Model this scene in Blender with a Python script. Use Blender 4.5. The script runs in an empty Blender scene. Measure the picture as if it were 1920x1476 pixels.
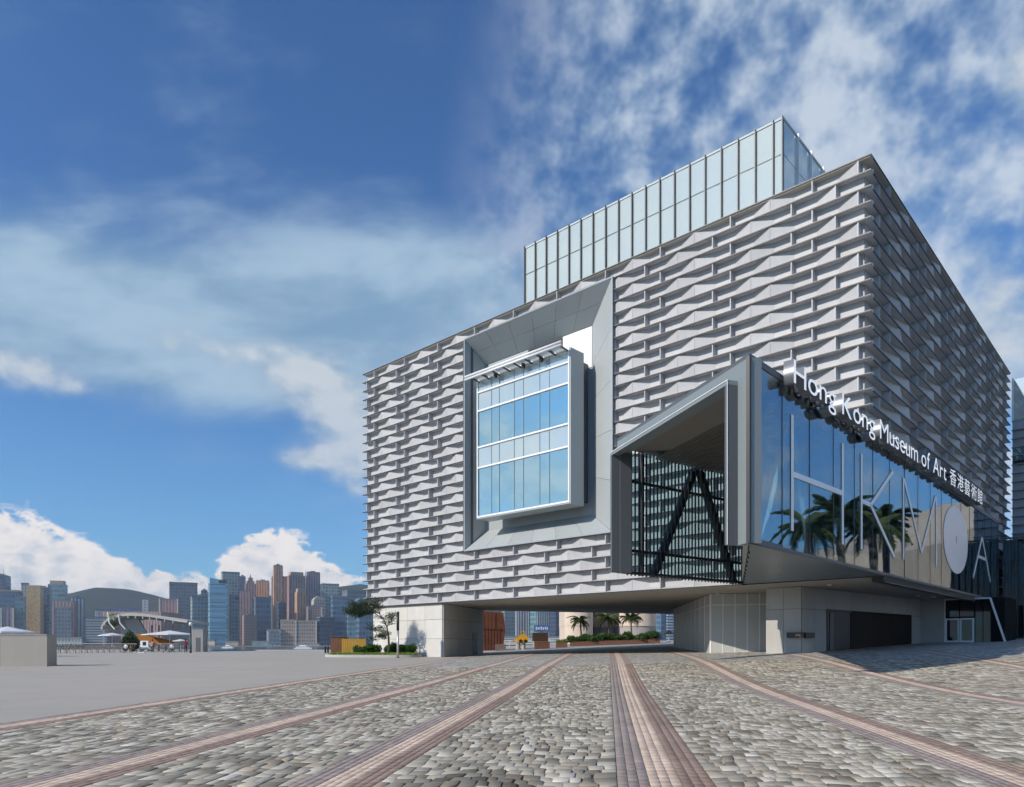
import bpy, math, random
import numpy as np
from mathutils import Vector, Matrix, noise as mnoise
random.seed(7); rng = np.random.default_rng(7)
S = bpy.context.scene
COL = S.collection
R = math.radians
# ------------------------------------------------------------------ camera
ZC = 1.75                      # eye height; the plaza at the camera's feet is z = 0
F = 1348.0                     # focal length in pixels of the 1920 px wide photograph
cam = bpy.data.cameras.new('camera'); camo = bpy.data.objects.new('camera', cam); COL.objects.link(camo)
cam.sensor_width = 36.0; cam.lens = 36.0 * F / 1920.0; cam.shift_y = (1210 - 738) / 1920.0
cam.clip_start = 0.1; cam.clip_end = 20000
camo.location = (0, 0, ZC); camo.rotation_euler = (R(90), 0, 0)
S.camera = camo
# museum frame: local a runs right along the front face, b runs back along the right face
CX0, CY0 = 18.334, 36.723
AX = np.array([0.73105, -0.68232]); BX = np.array([0.68232, 0.73105])
ROT = math.atan2(AX[1], AX[0])
def loc2(x, y):
    dx, dy = x - CX0, y - CY0
    return (AX[0]*dx + AX[1]*dy, BX[0]*dx + BX[1]*dy)
def wor2(a, b):
    return (CX0 + AX[0]*a + BX[0]*b, CY0 + AX[1]*a + BX[1]*b)
# ------------------------------------------------------------------ sun and sky
SUN_EL = R(31.0)
sun_h = -BX - 0.26*AX; sun_h = sun_h/np.linalg.norm(sun_h)      # horizontal direction towards the sun
sd = Vector((sun_h[0]*math.cos(SUN_EL), sun_h[1]*math.cos(SUN_EL), math.sin(SUN_EL)))
sl = bpy.data.lights.new('sun', 'SUN'); sl.energy = 5.0; sl.angle = R(0.53); sl.color = (1.0, 0.92, 0.80)
so = bpy.data.objects.new('sun', sl); COL.objects.link(so); so.rotation_euler = sd.to_track_quat('Z', 'Y').to_euler()
so.location = (-30, -20, 60)
W = bpy.data.worlds.new('World'); S.world = W; W.use_nodes = True
nt = W.node_tree; nt.nodes.clear()
def N(tree, t, **kw):
    n = tree.nodes.new(t)
    for k, v in kw.items(): setattr(n, k, v)
    return n
def setin(tree, sock, v):
    if hasattr(v, 'is_linked'): tree.links.new(v, sock)
    else: sock.default_value = v
def mth(tree, op, a, b=None, c=None, clamp=False):
    n = N(tree, 'ShaderNodeMath', operation=op); n.use_clamp = clamp
    for i, v in enumerate((a, b, c)):
        if v is not None: setin(tree, n.inputs[i], v)
    return n.outputs[0]
def sstep(tree, v, lo, hi):
    n = N(tree, 'ShaderNodeMapRange', interpolation_type='SMOOTHSTEP'); n.clamp = True
    setin(tree, n.inputs[0], v); n.inputs[1].default_value = lo; n.inputs[2].default_value = hi
    return n.outputs[0]
def comb(tree, x, y, z):
    n = N(tree, 'ShaderNodeCombineXYZ')
    for i, v in enumerate((x, y, z)): setin(tree, n.inputs[i], v)
    return n.outputs[0]
def nz(tree, vec, scale, detail=4, rough=.55, dist=0.0, dim='3D'):
    n = N(tree, 'ShaderNodeTexNoise', noise_dimensions=dim); tree.links.new(vec, n.inputs['Vector'])
    n.inputs['Scale'].default_value = scale; n.inputs['Detail'].default_value = detail
    n.inputs['Roughness'].default_value = rough; n.inputs['Distortion'].default_value = dist
    return n.outputs['Fac']
def cmix(tree, f, a, b, blend='MIX'):
    n = N(tree, 'ShaderNodeMix', data_type='RGBA', blend_type=blend)
    setin(tree, n.inputs[0], f); setin(tree, n.inputs[6], a); setin(tree, n.inputs[7], b)
    return n.outputs[2]
def rgb(c): return (c[0], c[1], c[2], 1.0)

sky = N(nt, 'ShaderNodeTexSky', sky_type='NISHITA'); sky.sun_disc = False
sky.sun_elevation = SUN_EL; sky.sun_rotation = math.atan2(sd.x, sd.y)
sky.altitude = 0; sky.air_density = 1.0; sky.dust_density = 0.4; sky.ozone_density = 2.0
tint = N(nt, 'ShaderNodeMix', data_type='RGBA', blend_type='MULTIPLY'); tint.inputs[0].default_value = 1.0
nt.links.new(sky.outputs[0], tint.inputs[6]); tint.inputs[7].default_value = rgb((.66, 1.06, 1.58))   # deep polarised blue
tc = N(nt, 'ShaderNodeTexCoord'); DIR = tc.outputs['Generated']; sx = N(nt, 'ShaderNodeSeparateXYZ'); nt.links.new(DIR, sx.inputs[0])
X, Y, Z = sx.outputs
zc = mth(nt, 'MAXIMUM', Z, 0.0)
AZ = mth(nt, 'ARCTAN2', X, Y); EL = mth(nt, 'ARCSINE', zc)
def mul(a_, b_): return mth(nt, 'MULTIPLY', a_, b_)
AEV = comb(nt, AZ, EL, 0.0)
def blob(az, el, sa, se, amp=1.0):
    ra, re_ = 2.3*sa, 2.3*se
    v_ = N(nt, 'ShaderNodeVectorMath', operation='MULTIPLY_ADD'); nt.links.new(AEV, v_.inputs[0]); v_.inputs[1].default_value = (1/ra, 1/re_, 0); v_.inputs[2].default_value = (-az/ra, -el/re_, 0)
    g_ = N(nt, 'ShaderNodeTexGradient', gradient_type='QUADRATIC_SPHERE'); nt.links.new(v_.outputs[0], g_.inputs[0])
    return mul(g_.outputs['Fac'], amp*1.15)
def total(*s):
    r = s[0]
    for q in s[1:]: r = mth(nt, 'ADD', r, q)
    return r
# 1: high dappled cloud sheet over the right of the dome
fine = nz(nt, DIR, 24.0, 3, .58, 0.0); dap = nz(nt, DIR, 9.0, 4, .58, 0.0); big = nz(nt, DIR, 2.1, 1, .5, 0.0)
sheet = mul(sstep(nt, mth(nt, 'ADD', AZ, mul(mth(nt, 'SUBTRACT', EL, .45), -.30)), -.16, .12), sstep(nt, AZ, 3.0, 2.2))
dv = total(mul(dap, .55), mul(fine, .45), mul(mth(nt, 'SUBTRACT', big, .5), .55))
m1 = mul(sstep(nt, dv, .35, .66), mul(sheet, .84))
# 2: soft pale veil drawn across the left, torn into slanting bands
SL = comb(nt, mth(nt, 'ADD', mul(AZ, 1.0), mul(EL, .9)), mth(nt, 'ADD', mul(EL, 3.0), mul(AZ, -.8)), 1.3)
stv = nz(nt, SL, 3.4, 5, .56, .12, '2D')
band = total(blob(-.25, .42, .30, .075, .9), blob(-.55, .375, .22, .07, .95), blob(-.10, .44, .16, .10, .8), blob(-.38, .36, .30, .05, .75), blob(.35, .3, .6, .2, .5), blob(-1.75, .40, .9, .14, .75), blob(-1.70, .62, .8, .16, .95), blob(-.45, .66, .30, .14, .14), blob(-.15, .60, .15, .12, .06))
m2 = mul(sstep(nt, mth(nt, 'ADD', mul(stv, .55), mul(band, .52)), .38, .90), .92)
# 3: brighter heaped cloud in the middle heights
AE = comb(nt, AZ, mul(EL, 1.6), 1.7)
puf = nz(nt, AE, 7.0, 4, .58, .3, '2D'); pufb = nz(nt, AE, 22.0, 4, .56, 0.0, '2D')
mid = total(blob(-.262, .352, .075, .035), blob(-.235, .300, .06, .04), blob(-.205, .245, .045, .05, 1.1), blob(-.280, .240, .055, .020, .95), blob(-.40, .365, .11, .03, .75), blob(-.60, .315, .07, .028, .85), blob(-.545, .30, .04, .02, .6), blob(.60, .38, .06, .06, 1.0), blob(.635, .575, .035, .05, 1.1), blob(.55, .30, .1, .05, .8), blob(-2.0, .22, .5, .05, .8), blob(-1.66, .29, .40, .11, .62), blob(-1.52, .33, .12, .04, .5), blob(-1.60, .12, .10, .03, .9))
md = total(mul(mid, .75), mul(mth(nt, 'SUBTRACT', puf, .5), .95), mul(mth(nt, 'SUBTRACT', pufb, .5), .35))
m3 = mul(sstep(nt, md, .20, .80), .84)
# 4: cumulus standing on the horizon
cum = total(blob(-.63, .105, .045, .05), blob(-.575, .078, .05, .05), blob(-.535, .06, .055, .035, .9), blob(-.64, .05, .09, .05), blob(-.50, .045, .06, .03, .8), blob(-.317, .105, .042, .035), blob(-.345, .085, .035, .045, .9), blob(-.28, .075, .05, .04, .9), blob(-.435, .058, .04, .035, .9), blob(-.24, .055, .05, .03, .9), blob(-.40, .03, .3, .022, .5),
            blob(1.6, .05, .8, .05, .75), blob(-1.6, .05, .7, .05, .75), blob(3.1, .05, .5, .05, .75), blob(-3.1, .05, .5, .05, .75))
bn = nz(nt, AE, 26.0, 3, .5, 0.0, '2D'); bil = mth(nt, 'SUBTRACT', .42, mth(nt, 'ABSOLUTE', mul(mth(nt, 'SUBTRACT', bn, .5), 3.2)))   # rounded heaps
cd = total(mul(cum, .80), mul(mul(bil, cum), .85), mul(mth(nt, 'SUBTRACT', pufb, .5), .55), mul(mth(nt, 'SUBTRACT', puf, .5), .5))
m4 = mul(sstep(nt, cd, .26, .46), .96)
hz = mul(mth(nt, 'EXPONENT', mul(EL, -6.0)), .62)
c1 = cmix(nt, sstep(nt, dv, .40, .68), rgb((2.9, 4.7, 6.9)), rgb((7.2, 8.1, 9.2)))
c2 = cmix(nt, sstep(nt, stv, .35, .68), rgb((2.6, 4.3, 6.3)), rgb((4.6, 6.3, 8.0)))
c3 = cmix(nt, sstep(nt, total(md, mul(mth(nt, 'SUBTRACT', pufb, .5), .9)), .25, .95), rgb((3.8, 5.2, 6.8)), rgb((7.0, 7.6, 8.2)))
c4 = cmix(nt, sstep(nt, total(mul(bil, .7), mul(pufb, .9), mul(puf, .8), mul(EL, 7.0)), .75, 2.05), rgb((5.2, 6.0, 7.2)), rgb((10.4, 9.9, 9.7)))
out = cmix(nt, hz, tint.outputs[2], rgb((2.3, 5.7, 8.1)))
for f_, c_ in ((m2, c2), (m1, c1), (m3, c3), (m4, c4)): out = cmix(nt, f_, out, c_)
bg = N(nt, 'ShaderNodeBackground'); nt.links.new(out, bg.inputs[0]); bg.inputs[1].default_value = 0.10
wo = N(nt, 'ShaderNodeOutputWorld'); nt.links.new(bg.outputs[0], wo.inputs[0])
W.cycles.sampling_method = 'MANUAL'; W.cycles.sample_map_resolution = 512
vs = S.view_settings; vs.view_transform = 'Standard'; vs.look = 'None'; vs.exposure = -0.18; vs.gamma = 1.0; vs.use_curve_mapping = False
S.cycles.use_denoising = True; S.cycles.max_bounces = 6; S.cycles.diffuse_bounces = 3; S.cycles.glossy_bounces = 4; S.cycles.volume_bounces = 0; S.cycles.transparent_max_bounces = 12
S.cycles.use_adaptive_sampling = True; S.cycles.adaptive_threshold = 0.035; S.cycles.adaptive_min_samples = 16
S.cycles.sample_clamp_indirect = 6.0; S.cycles.caustics_reflective = False; S.cycles.caustics_refractive = False
# ------------------------------------------------------------------ ground heights
def ss(x, a, b):
    t = np.clip((x - a)/(b - a), 0, 1); return t*t*(3 - 2*t)
def G(x, y):
    x = np.asarray(x, float); y = np.asarray(y, float)
    base = 0.0128*np.clip(y, 0, 60)
    r = 0.035*np.maximum(x + 4, 0)
    r = np.minimum(r, 1.7) + 0.012*np.clip(y - 60, 0, 60)*ss(x, -16, -2)
    return base + r*ss(y, 20, 42)
def g(x, y): return float(G(x, y))
# ------------------------------------------------------------------ mesh helpers
class MB:
    def __init__(s): s.v = []; s.f = []; s.m = []; s.t = []
    def add(s, vs_, fs, mi=0, tone=None):
        o = len(s.v); s.v.extend(vs_); s.f.extend([tuple(i + o for i in f) for f in fs]); s.m.extend([mi]*len(fs))
        s.t.extend([tone if tone is not None else 0.5]*len(vs_)); return s
    def box(s, x0, x1, y0, y1, z0, z1, mi=0, tone=None):
        return s.add([(x0,y0,z0),(x1,y0,z0),(x1,y1,z0),(x0,y1,z0),(x0,y0,z1),(x1,y0,z1),(x1,y1,z1),(x0,y1,z1)],
              [(0,3,2,1),(4,5,6,7),(0,1,5,4),(1,2,6,5),(2,3,7,6),(3,0,4,7)], mi, tone)
    def prism(s, poly, z0, z1, mi=0, tone=None):
        n = len(poly)
        zs0 = z0 if hasattr(z0, '__len__') else [z0]*n; zs1 = z1 if hasattr(z1, '__len__') else [z1]*n
        v_ = [(p[0], p[1], zs0[i]) for i, p in enumerate(poly)] + [(p[0], p[1], zs1[i]) for i, p in enumerate(poly)]
        f_ = [tuple(range(n - 1, -1, -1)), tuple(range(n, 2*n))] + [(i, (i+1) % n, n + (i+1) % n, n + i) for i in range(n)]
        return s.add(v_, f_, mi, tone)
    def bar(s, p, q, w, h, mi=0, up=(0, 0, 1), tone=None):
        p = Vector(p); q = Vector(q); d = (q - p).normalized(); u = Vector(up)
        if abs(d.dot(u)) > .98: u = Vector((1, 0, 0))
        sd_ = d.cross(u).normalized()*w/2; up_ = sd_.cross(d).normalized()*h/2
        vv = [tuple(c + a_*sd_ + b_*up_) for c in (p, q) for a_, b_ in ((-1,-1),(1,-1),(1,1),(-1,1))]
        return s.add(vv, [(0,3,2,1)[::-1],(4,5,6,7)[::-1],(0,1,5,4)[::-1],(1,2,6,5)[::-1],(2,3,7,6)[::-1],(3,0,4,7)[::-1]], mi, tone)
    def tube(s, pts, rad, n=8, mi=0, cap=True, tone=None):
        pts = [Vector(p) for p in pts]; rs = rad if hasattr(rad, '__len__') else [rad]*len(pts)
        vv = []; ff = []; prev = None
        for i, p in enumerate(pts):
            d = (pts[min(i+1, len(pts)-1)] - pts[max(i-1, 0)]).normalized()
            if prev is None: x = d.orthogonal().normalized()
            else: x = (prev - d*prev.dot(d)).normalized()
            prev = x; y = d.cross(x)
            for j in range(n):
                a_ = 2*math.pi*j/n; vv.append(tuple(p + (x*math.cos(a_) + y*math.sin(a_))*rs[i]))
        for i in range(len(pts)-1):
            for j in range(n): ff.append((i*n+j, i*n+(j+1) % n, (i+1)*n+(j+1) % n, (i+1)*n+j))
        if cap: ff.append(tuple(range(n-1, -1, -1))); ff.append(tuple((len(pts)-1)*n + j for j in range(n)))
        return s.add(vv, ff, mi, tone)
    def build(s, name, mats, parent=None, smooth=False, tone=False):
        me = bpy.data.meshes.new(name); me.from_pydata([tuple(map(float, v_)) for v_ in s.v], [], s.f)
        ml = mats if isinstance(mats, (list, tuple)) else [mats]
        for m in ml: me.materials.append(m)
        if len(ml) > 1: me.polygons.foreach_set('material_index', s.m)
        if smooth: me.polygons.foreach_set('use_smooth', [True]*len(me.polygons))
        if tone:
            at = me.attributes.new('tone', 'FLOAT', 'POINT'); at.data.foreach_set('value', s.t)
        me.update()
        return link(name, me, parent)
def link(name, me, parent=None):
    o = bpy.data.objects.new(name, me); COL.objects.link(o)
    if parent is not None: o.parent = parent
    return o
def empty(name, loc=(0, 0, 0), rz=0):
    o = bpy.data.objects.new(name, None); COL.objects.link(o); o.location = loc; o.rotation_euler = (0, 0, rz); o.empty_display_size = .5
    return o
def tag(o, label, cat, group=None):
    o['label'] = label; o['category'] = cat
    if group: o['group'] = group
    return o
def struct(o): o['kind'] = 'structure'; return o
def stuff(o): o['kind'] = 'stuff'; return o
def copy_tree(o, parent=None):
    c = o.copy(); COL.objects.link(c)
    if parent is not None: c.parent = parent
    for ch in o.children: copy_tree(ch, c)
    return c
# ------------------------------------------------------------------ materials
MATS = {}
def mat(name, col, rough=.6, metal=0.0, spec=.5, var=.0, scale=4.0, bump=0.0, tonevar=0.0, streak=0.0, coat=0.0):
    if name in MATS: return MATS[name]
    m = bpy.data.materials.new(name); m.use_nodes = True; t = m.node_tree; b = t.nodes['Principled BSDF']
    b.inputs['Roughness'].default_value = rough; b.inputs['Metallic'].default_value = metal; b.inputs['Specular IOR Level'].default_value = spec
    if coat: b.inputs['Coat Weight'].default_value = coat
    c = rgb(col); cur = None
    if var or bump or streak:
        co = N(t, 'ShaderNodeTexCoord'); vec = co.outputs['Object']
        n1 = nz(t, vec, scale, 6, .6)
    if var:
        f1 = mth(t, 'ADD', mth(t, 'MULTIPLY', mth(t, 'SUBTRACT', n1, .5), 2*var*1.8), 1.0)
        n2 = nz(t, vec, scale*.17, 3, .5)
        f2 = mth(t, 'ADD', mth(t, 'MULTIPLY', mth(t, 'SUBTRACT', n2, .5), 2*var*1.4), f1)
        cur = f2
    if streak:
        mp = N(t, 'ShaderNodeMapping'); t.links.new(vec, mp.inputs[0]); mp.inputs['Scale'].default_value = (3.0, 3.0, .12)
        n3 = nz(t, mp.outputs[0], 1.6, 5, .6)
        f3 = mth(t, 'ADD', mth(t, 'MULTIPLY', mth(t, 'SUBTRACT', n3, .5), 2*streak), 1.0)
        cur = f3 if cur is None else mth(t, 'MULTIPLY', cur, f3)
    if tonevar:
        at = N(t, 'ShaderNodeAttribute'); at.attribute_name = 'tone'
        f4 = mth(t, 'ADD', mth(t, 'MULTIPLY', mth(t, 'SUBTRACT', at.outputs['Fac'], .5), 2*tonevar), 1.0)
        cur = f4 if cur is None else mth(t, 'MULTIPLY', cur, f4)
    if cur is not None:
        vm = N(t, 'ShaderNodeVectorMath', operation='SCALE'); vm.inputs[0].default_value = c[:3]; t.links.new(cur, vm.inputs['Scale'])
        t.links.new(vm.outputs[0], b.inputs['Base Color'])
    else: b.inputs['Base Color'].default_value = c
    if bump:
        bp = N(t, 'ShaderNodeBump'); bp.inputs['Strength'].default_value = bump; bp.inputs['Distance'].default_value = .02
        t.links.new(n1, bp.inputs['Height']); t.links.new(bp.outputs[0], b.inputs['Normal'])
    MATS[name] = m; return m
def glass(name, tint, through, refl, gtint=(1, 1, 1), rough=.004, wav=0.0, body=None):
    """sheet glass: part mirror, part see-through (or part opaque body colour)"""
    m = bpy.data.materials.new(name); m.use_nodes = True; t = m.node_tree; t.nodes.clear()
    o = N(t, 'ShaderNodeOutputMaterial'); lw = N(t, 'ShaderNodeLayerWeight')
    fac = mth(t, 'ADD', mth(t, 'MULTIPLY', mth(t, 'POWER', lw.outputs['Facing'], 5.0), 1 - refl), refl, clamp=True)
    gl = N(t, 'ShaderNodeBsdfGlossy'); gl.inputs['Color'].default_value = rgb(gtint); gl.inputs['Roughness'].default_value = rough
    if wav:
        co = N(t, 'ShaderNodeTexCoord'); bp = N(t, 'ShaderNodeBump'); bp.inputs['Strength'].default_value = wav; bp.inputs['Distance'].default_value = .05
        t.links.new(nz(t, co.outputs['Object'], .6, 2, .5), bp.inputs['Height']); t.links.new(bp.outputs[0], gl.inputs['Normal'])
    tr = N(t, 'ShaderNodeBsdfTransparent'); tr.inputs[0].default_value = rgb(tint)
    inner = tr.outputs[0]
    if body is not None:
        df = N(t, 'ShaderNodeBsdfDiffuse'); df.inputs[0].default_value = rgb(body)
        mx = N(t, 'ShaderNodeMixShader'); mx.inputs[0].default_value = through; t.links.new(df.outputs[0], mx.inputs[1]); t.links.new(tr.outputs[0], mx.inputs[2]); inner = mx.outputs[0]
    mx2 = N(t, 'ShaderNodeMixShader'); t.links.new(fac, mx2.inputs[0]); t.links.new(inner, mx2.inputs[1]); t.links.new(gl.outputs[0], mx2.inputs[2])
    t.links.new(mx2.outputs[0], o.inputs[0]); MATS[name] = m; return m
# ------------------------------------------------------------------ ground sheets
DT = np.array([.1323, .9912]); DS = np.array([.9912, -.1323])
def st2xy(s_, t_): return s_*DS[0] + t_*DT[0], s_*DS[1] + t_*DT[1]
STRIPES = [(-11.4, 1.0), (-6.46, 1.0), (-3.15, .95), (.67, 1.12), (4.87, 1.0), (10.5, 1.0), (17.3, 1.0), (24.5, 1.0), (32.0, 1.0)]
def sheet(name, s0, s1, t0, t1, ns, ntt, m, dz=0.0):
    s_ = np.linspace(s0, s1, ns + 1); t_ = np.linspace(t0, t1, ntt + 1)
    SS, TT = np.meshgrid(s_, t_); xx, yy = st2xy(SS, TT); zz = G(xx, yy) + dz
    v_ = np.stack([xx.ravel(), yy.ravel(), zz.ravel()], 1)
    idx = lambda j, i: j*(ns + 1) + i
    f_ = [(idx(j, i), idx(j, i+1), idx(j+1, i+1), idx(j+1, i)) for j in range(ntt) for i in range(ns)]
    mb = MB(); mb.add([tuple(p) for p in v_], f_); return mb.build(name, m, smooth=True)
def paving_mat(name):
    m = bpy.data.materials.new(name); m.use_nodes = True; t = m.node_tree; b = t.nodes['Principled BSDF']; b.inputs['Roughness'].default_value = .72
    co = N(t, 'ShaderNodeTexCoord'); mp = N(t, 'ShaderNodeMapping'); t.links.new(co.outputs['Object'], mp.inputs[0]); mp.inputs['Rotation'].default_value = (0, 0, .1327); mp.inputs['Scale'].default_value = (4.8, 3.7, 1)
    vo = N(t, 'ShaderNodeTexVoronoi', feature='F1', voronoi_dimensions='2D'); t.links.new(mp.outputs[0], vo.inputs['Vector']); vo.inputs['Scale'].default_value = 1; vo.inputs['Randomness'].default_value = .75
    sp = N(t, 'ShaderNodeSeparateColor'); t.links.new(vo.outputs['Color'], sp.inputs[0])
    cr = N(t, 'ShaderNodeValToRGB'); t.links.new(sp.outputs[0], cr.inputs[0]); e = cr.color_ramp; e.interpolation = 'CONSTANT'
    e.elements[0].position = 0; e.elements[0].color = rgb((.20, .197, .185)); e.elements[1].position = .22; e.elements[1].color = rgb((.30, .295, .275))
    for p_, c_ in ((.5, (.37, .355, .32)), (.76, (.46, .44, .40)), (.93, (.53, .51, .47))): q = e.elements.new(p_); q.color = rgb(c_)
    vd = N(t, 'ShaderNodeTexVoronoi', feature='DISTANCE_TO_EDGE', voronoi_dimensions='2D'); t.links.new(mp.outputs[0], vd.inputs['Vector']); vd.inputs['Scale'].default_value = 1; vd.inputs['Randomness'].default_value = .75
    jt = sstep(t, vd.outputs['Distance'], .02, .09)
    col = cmix(t, jt, rgb((.30, .27, .23)), cr.outputs[0])
    big = nz(t, co.outputs['Object'], .18, 4, .6)
    vm = N(t, 'ShaderNodeVectorMath', operation='SCALE'); t.links.new(col, vm.inputs[0]); t.links.new(mth(t, 'ADD', mth(t, 'MULTIPLY', big, .36), .90), vm.inputs['Scale'])
    t.links.new(vm.outputs[0], b.inputs['Base Color'])
    bp = N(t, 'ShaderNodeBump'); bp.inputs['Strength'].default_value = .4; bp.inputs['Distance'].default_value = .02; t.links.new(jt, bp.inputs['Height']); t.links.new(bp.outputs[0], b.inputs['Normal'])
    return m
m_pave = paving_mat('far_paving')
m_conc = mat('promenade_concrete', (.405, .375, .33), .85, var=.07, scale=.5, spec=.3)
m_bed = mat('joint_sand', (.19, .172, .145), .9, var=.12, scale=8)
def attr_mat(name, rough=.72, bump=.25):
    m = bpy.data.materials.new(name); m.use_nodes = True; t = m.node_tree; b = t.nodes['Principled BSDF']; b.inputs['Roughness'].default_value = rough; b.inputs['Specular IOR Level'].default_value = .2
    at = N(t, 'ShaderNodeAttribute'); at.attribute_name = 'col'; co = N(t, 'ShaderNodeTexCoord')
    n1 = nz(t, co.outputs['Object'], 14, 6, .65); n2 = nz(t, co.outputs['Object'], .45, 4, .6)
    f_ = mth(t, 'MULTIPLY', mth(t, 'ADD', mth(t, 'MULTIPLY', n1, .3), .85), mth(t, 'ADD', mth(t, 'MULTIPLY', n2, .62), .69))
    vm = N(t, 'ShaderNodeVectorMath', operation='SCALE'); t.links.new(at.outputs['Color'], vm.inputs[0]); t.links.new(f_, vm.inputs['Scale']); t.links.new(vm.outputs[0], b.inputs['Base Color'])
    bp = N(t, 'ShaderNodeBump'); bp.inputs['Strength'].default_value = bump; bp.inputs['Distance'].default_value = .006; t.links.new(n1, bp.inputs['Height']); t.links.new(bp.outputs[0], b.inputs['Normal'])
    return m
m_stone = attr_mat('cobble_stone'); m_brick = attr_mat('paving_brick', .8, .2)
TNEAR, TFAR = 5.0, 37.0
plaza = struct(sheet('plaza', -11.9, 110, TFAR, 160, 70, 84, m_pave))
plaza_near = struct(sheet('paving_bed', -11.9, 110, -30, TFAR, 60, 46, m_bed))
promenade = struct(sheet('promenade', -340, -11.9, -30, 122, 110, 90, m_conc))
promenade['label'] = 'smooth grey concrete promenade ground'
def piece_mesh(name, quads, zs, cols, m, bevel, h, parent):
    """many small paving blocks: quads (n,4,2) in s,t; one bevelled block each"""
    q = np.asarray(quads); n = len(q); c = q.mean(1, keepdims=True)
    d = q - c; ln = np.linalg.norm(d, axis=2, keepdims=True); top = c + d*np.maximum(1 - bevel/ln, .3)
    def lift(a_, dz):
        xx, yy = st2xy(a_[..., 0], a_[..., 1]); return np.stack([xx, yy, G(xx, yy) + dz], -1)
    lo = lift(q, np.full((n, 4), -.01)); mi = lift(q, np.asarray(zs)[:, None]*np.ones((n, 4)) - bevel*.55); hi = lift(top, np.asarray(zs)[:, None]*np.ones((n, 4)) + (np.random.default_rng(3).uniform(-1, 1, (n, 4))*.0014 if bevel > .005 else 0))
    v_ = np.concatenate([lo, mi, hi], 1).reshape(-1, 3)
    base = np.array([[8, 9, 10, 11]] + [[a_, (a_+1) % 4, (a_+1) % 4 + 4, a_ + 4] for a_ in range(4)] + [[a_+4, (a_+1) % 4 + 4, (a_+1) % 4 + 8, a_ + 8] for a_ in range(4)])
    return v_, (np.arange(n)[:, None, None]*12 + base[None]).reshape(-1, 4)
def emit_blocks(part, quads, zs, cols, m, bevel, parent, nsingle):
    q = np.asarray(quads); cx = q.mean(1); px, py = st2xy(cx[:, 0], cx[:, 1])
    vis = (py > 8.2) & (np.abs(px) < .70*py)
    order = np.argsort(np.where(vis, np.hypot(px, py), 1e6)); single = set(order[:nsingle].tolist())
    rest = [i for i in range(len(q)) if i not in single]
    v_, f_ = piece_mesh(part, q, zs, cols, m, bevel, None, parent)
    colv = np.repeat(np.c_[np.asarray(cols), np.ones(len(q))], 12, 0)
    def mk(name, ids):
        ids = np.asarray(ids); vi = (ids[:, None]*12 + np.arange(12)).ravel(); fi = (ids[:, None]*9 + np.arange(9)).ravel()
        rem = np.zeros(len(v_), int); rem[vi] = np.arange(len(vi)); ff = rem[f_[fi]]
        me = bpy.data.meshes.new(name); me.vertices.add(len(vi)); me.vertices.foreach_set('co', v_[vi].ravel().astype(np.float32))
        me.loops.add(ff.size); me.loops.foreach_set('vertex_index', ff.ravel().astype(np.int32)); me.polygons.add(len(ff)); me.polygons.foreach_set('loop_start', np.arange(0, ff.size, 4, dtype=np.int32))
        me.update(calc_edges=True); me.materials.append(m)
        at = me.attributes.new('col', 'FLOAT_COLOR', 'POINT'); at.data.foreach_set('color', colv[vi].ravel().astype(np.float32))
        return link(name, me, parent)
    for i in order[:nsingle]: mk(part, [i])
    stuff(mk(part, rest))
PAL = np.array([(.17, .166, .155), (.255, .247, .225), (.345, .33, .295), (.43, .41, .36), (.52, .495, .44), (.60, .575, .52), (.33, .28, .235), (.42, .37, .31)])
PAL = .375 + (PAL - .375)*.88 + np.array((.022, .0, -.035))
PW = np.array([.12, .18, .22, .20, .13, .06, .05, .04])
def wob(s_, t_): return .085*math.sin(2*math.pi*s_/1.75 + .7*math.sin(t_*.31)) + .16*mnoise.noise((s_*.55, t_*.55, 2.2)) + .05*mnoise.noise((s_*1.7, t_*1.7, 5.2))
quads, zs, cols = [], [], []
edges = [(-11.4 + .5 + .0, None)]
for i in range(len(STRIPES) - 1):
    sL = STRIPES[i][0] + STRIPES[i][1]/2; sR = STRIPES[i+1][0] - STRIPES[i+1][1]/2
    t0 = TNEAR
    while t0 < TFAR:
        dt_ = .27*(1 + .15*rng.uniform(-1, 1)); t1 = t0 + dt_
        s_ = sL
        while s_ < sR - .02:
            w = rng.uniform(.13, .24) if t0 < 24 else rng.uniform(.16, .27)
            e = s_ + w
            if sR - e < .10: e = sR
            xm, ym = st2xy((s_ + e)/2, t0)
            if ym > 5.6 and abs(xm) < .76*ym + 3:
                j = lambda: rng.uniform(-.020, .020)
                sl_, sr_ = s_ + .006, e - .006; es = s_ == sL; ee = e == sR
                qd = [(sl_ + (0 if es else j()), t0 + .006 + wob(s_, t0) + j()*.5), (sr_ + (0 if ee else j()), t0 + .006 + wob(e, t0) + j()*.5),
                      (sr_ + (0 if ee else j()), t1 - .006 + wob(e, t1) + j()*.5), (sl_ + (0 if es else j()), t1 - .006 + wob(s_, t1) + j()*.5)]
                c_ = PAL[rng.choice(8, p=PW)]*(.96 + rng.uniform(-.08, .08))
                if mnoise.noise((xm*.9, ym*.9, 9.)) + (1.15 if math.hypot((xm + .55)/.9, (ym - 8.3)/.45) < 1 else 0) > .62: c_ = c_*.62  # random darker stones, plus an oval cast shadow put into the stone colour
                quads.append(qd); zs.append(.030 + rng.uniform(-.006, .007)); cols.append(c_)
            s_ = e
        t0 = t1
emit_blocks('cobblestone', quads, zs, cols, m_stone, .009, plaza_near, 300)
quads, zs, cols = [], [], []
BAND = [np.array((.325, .268, .238)), np.array((.60, .465, .365)), np.array((.30, .215, .172))]
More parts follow.
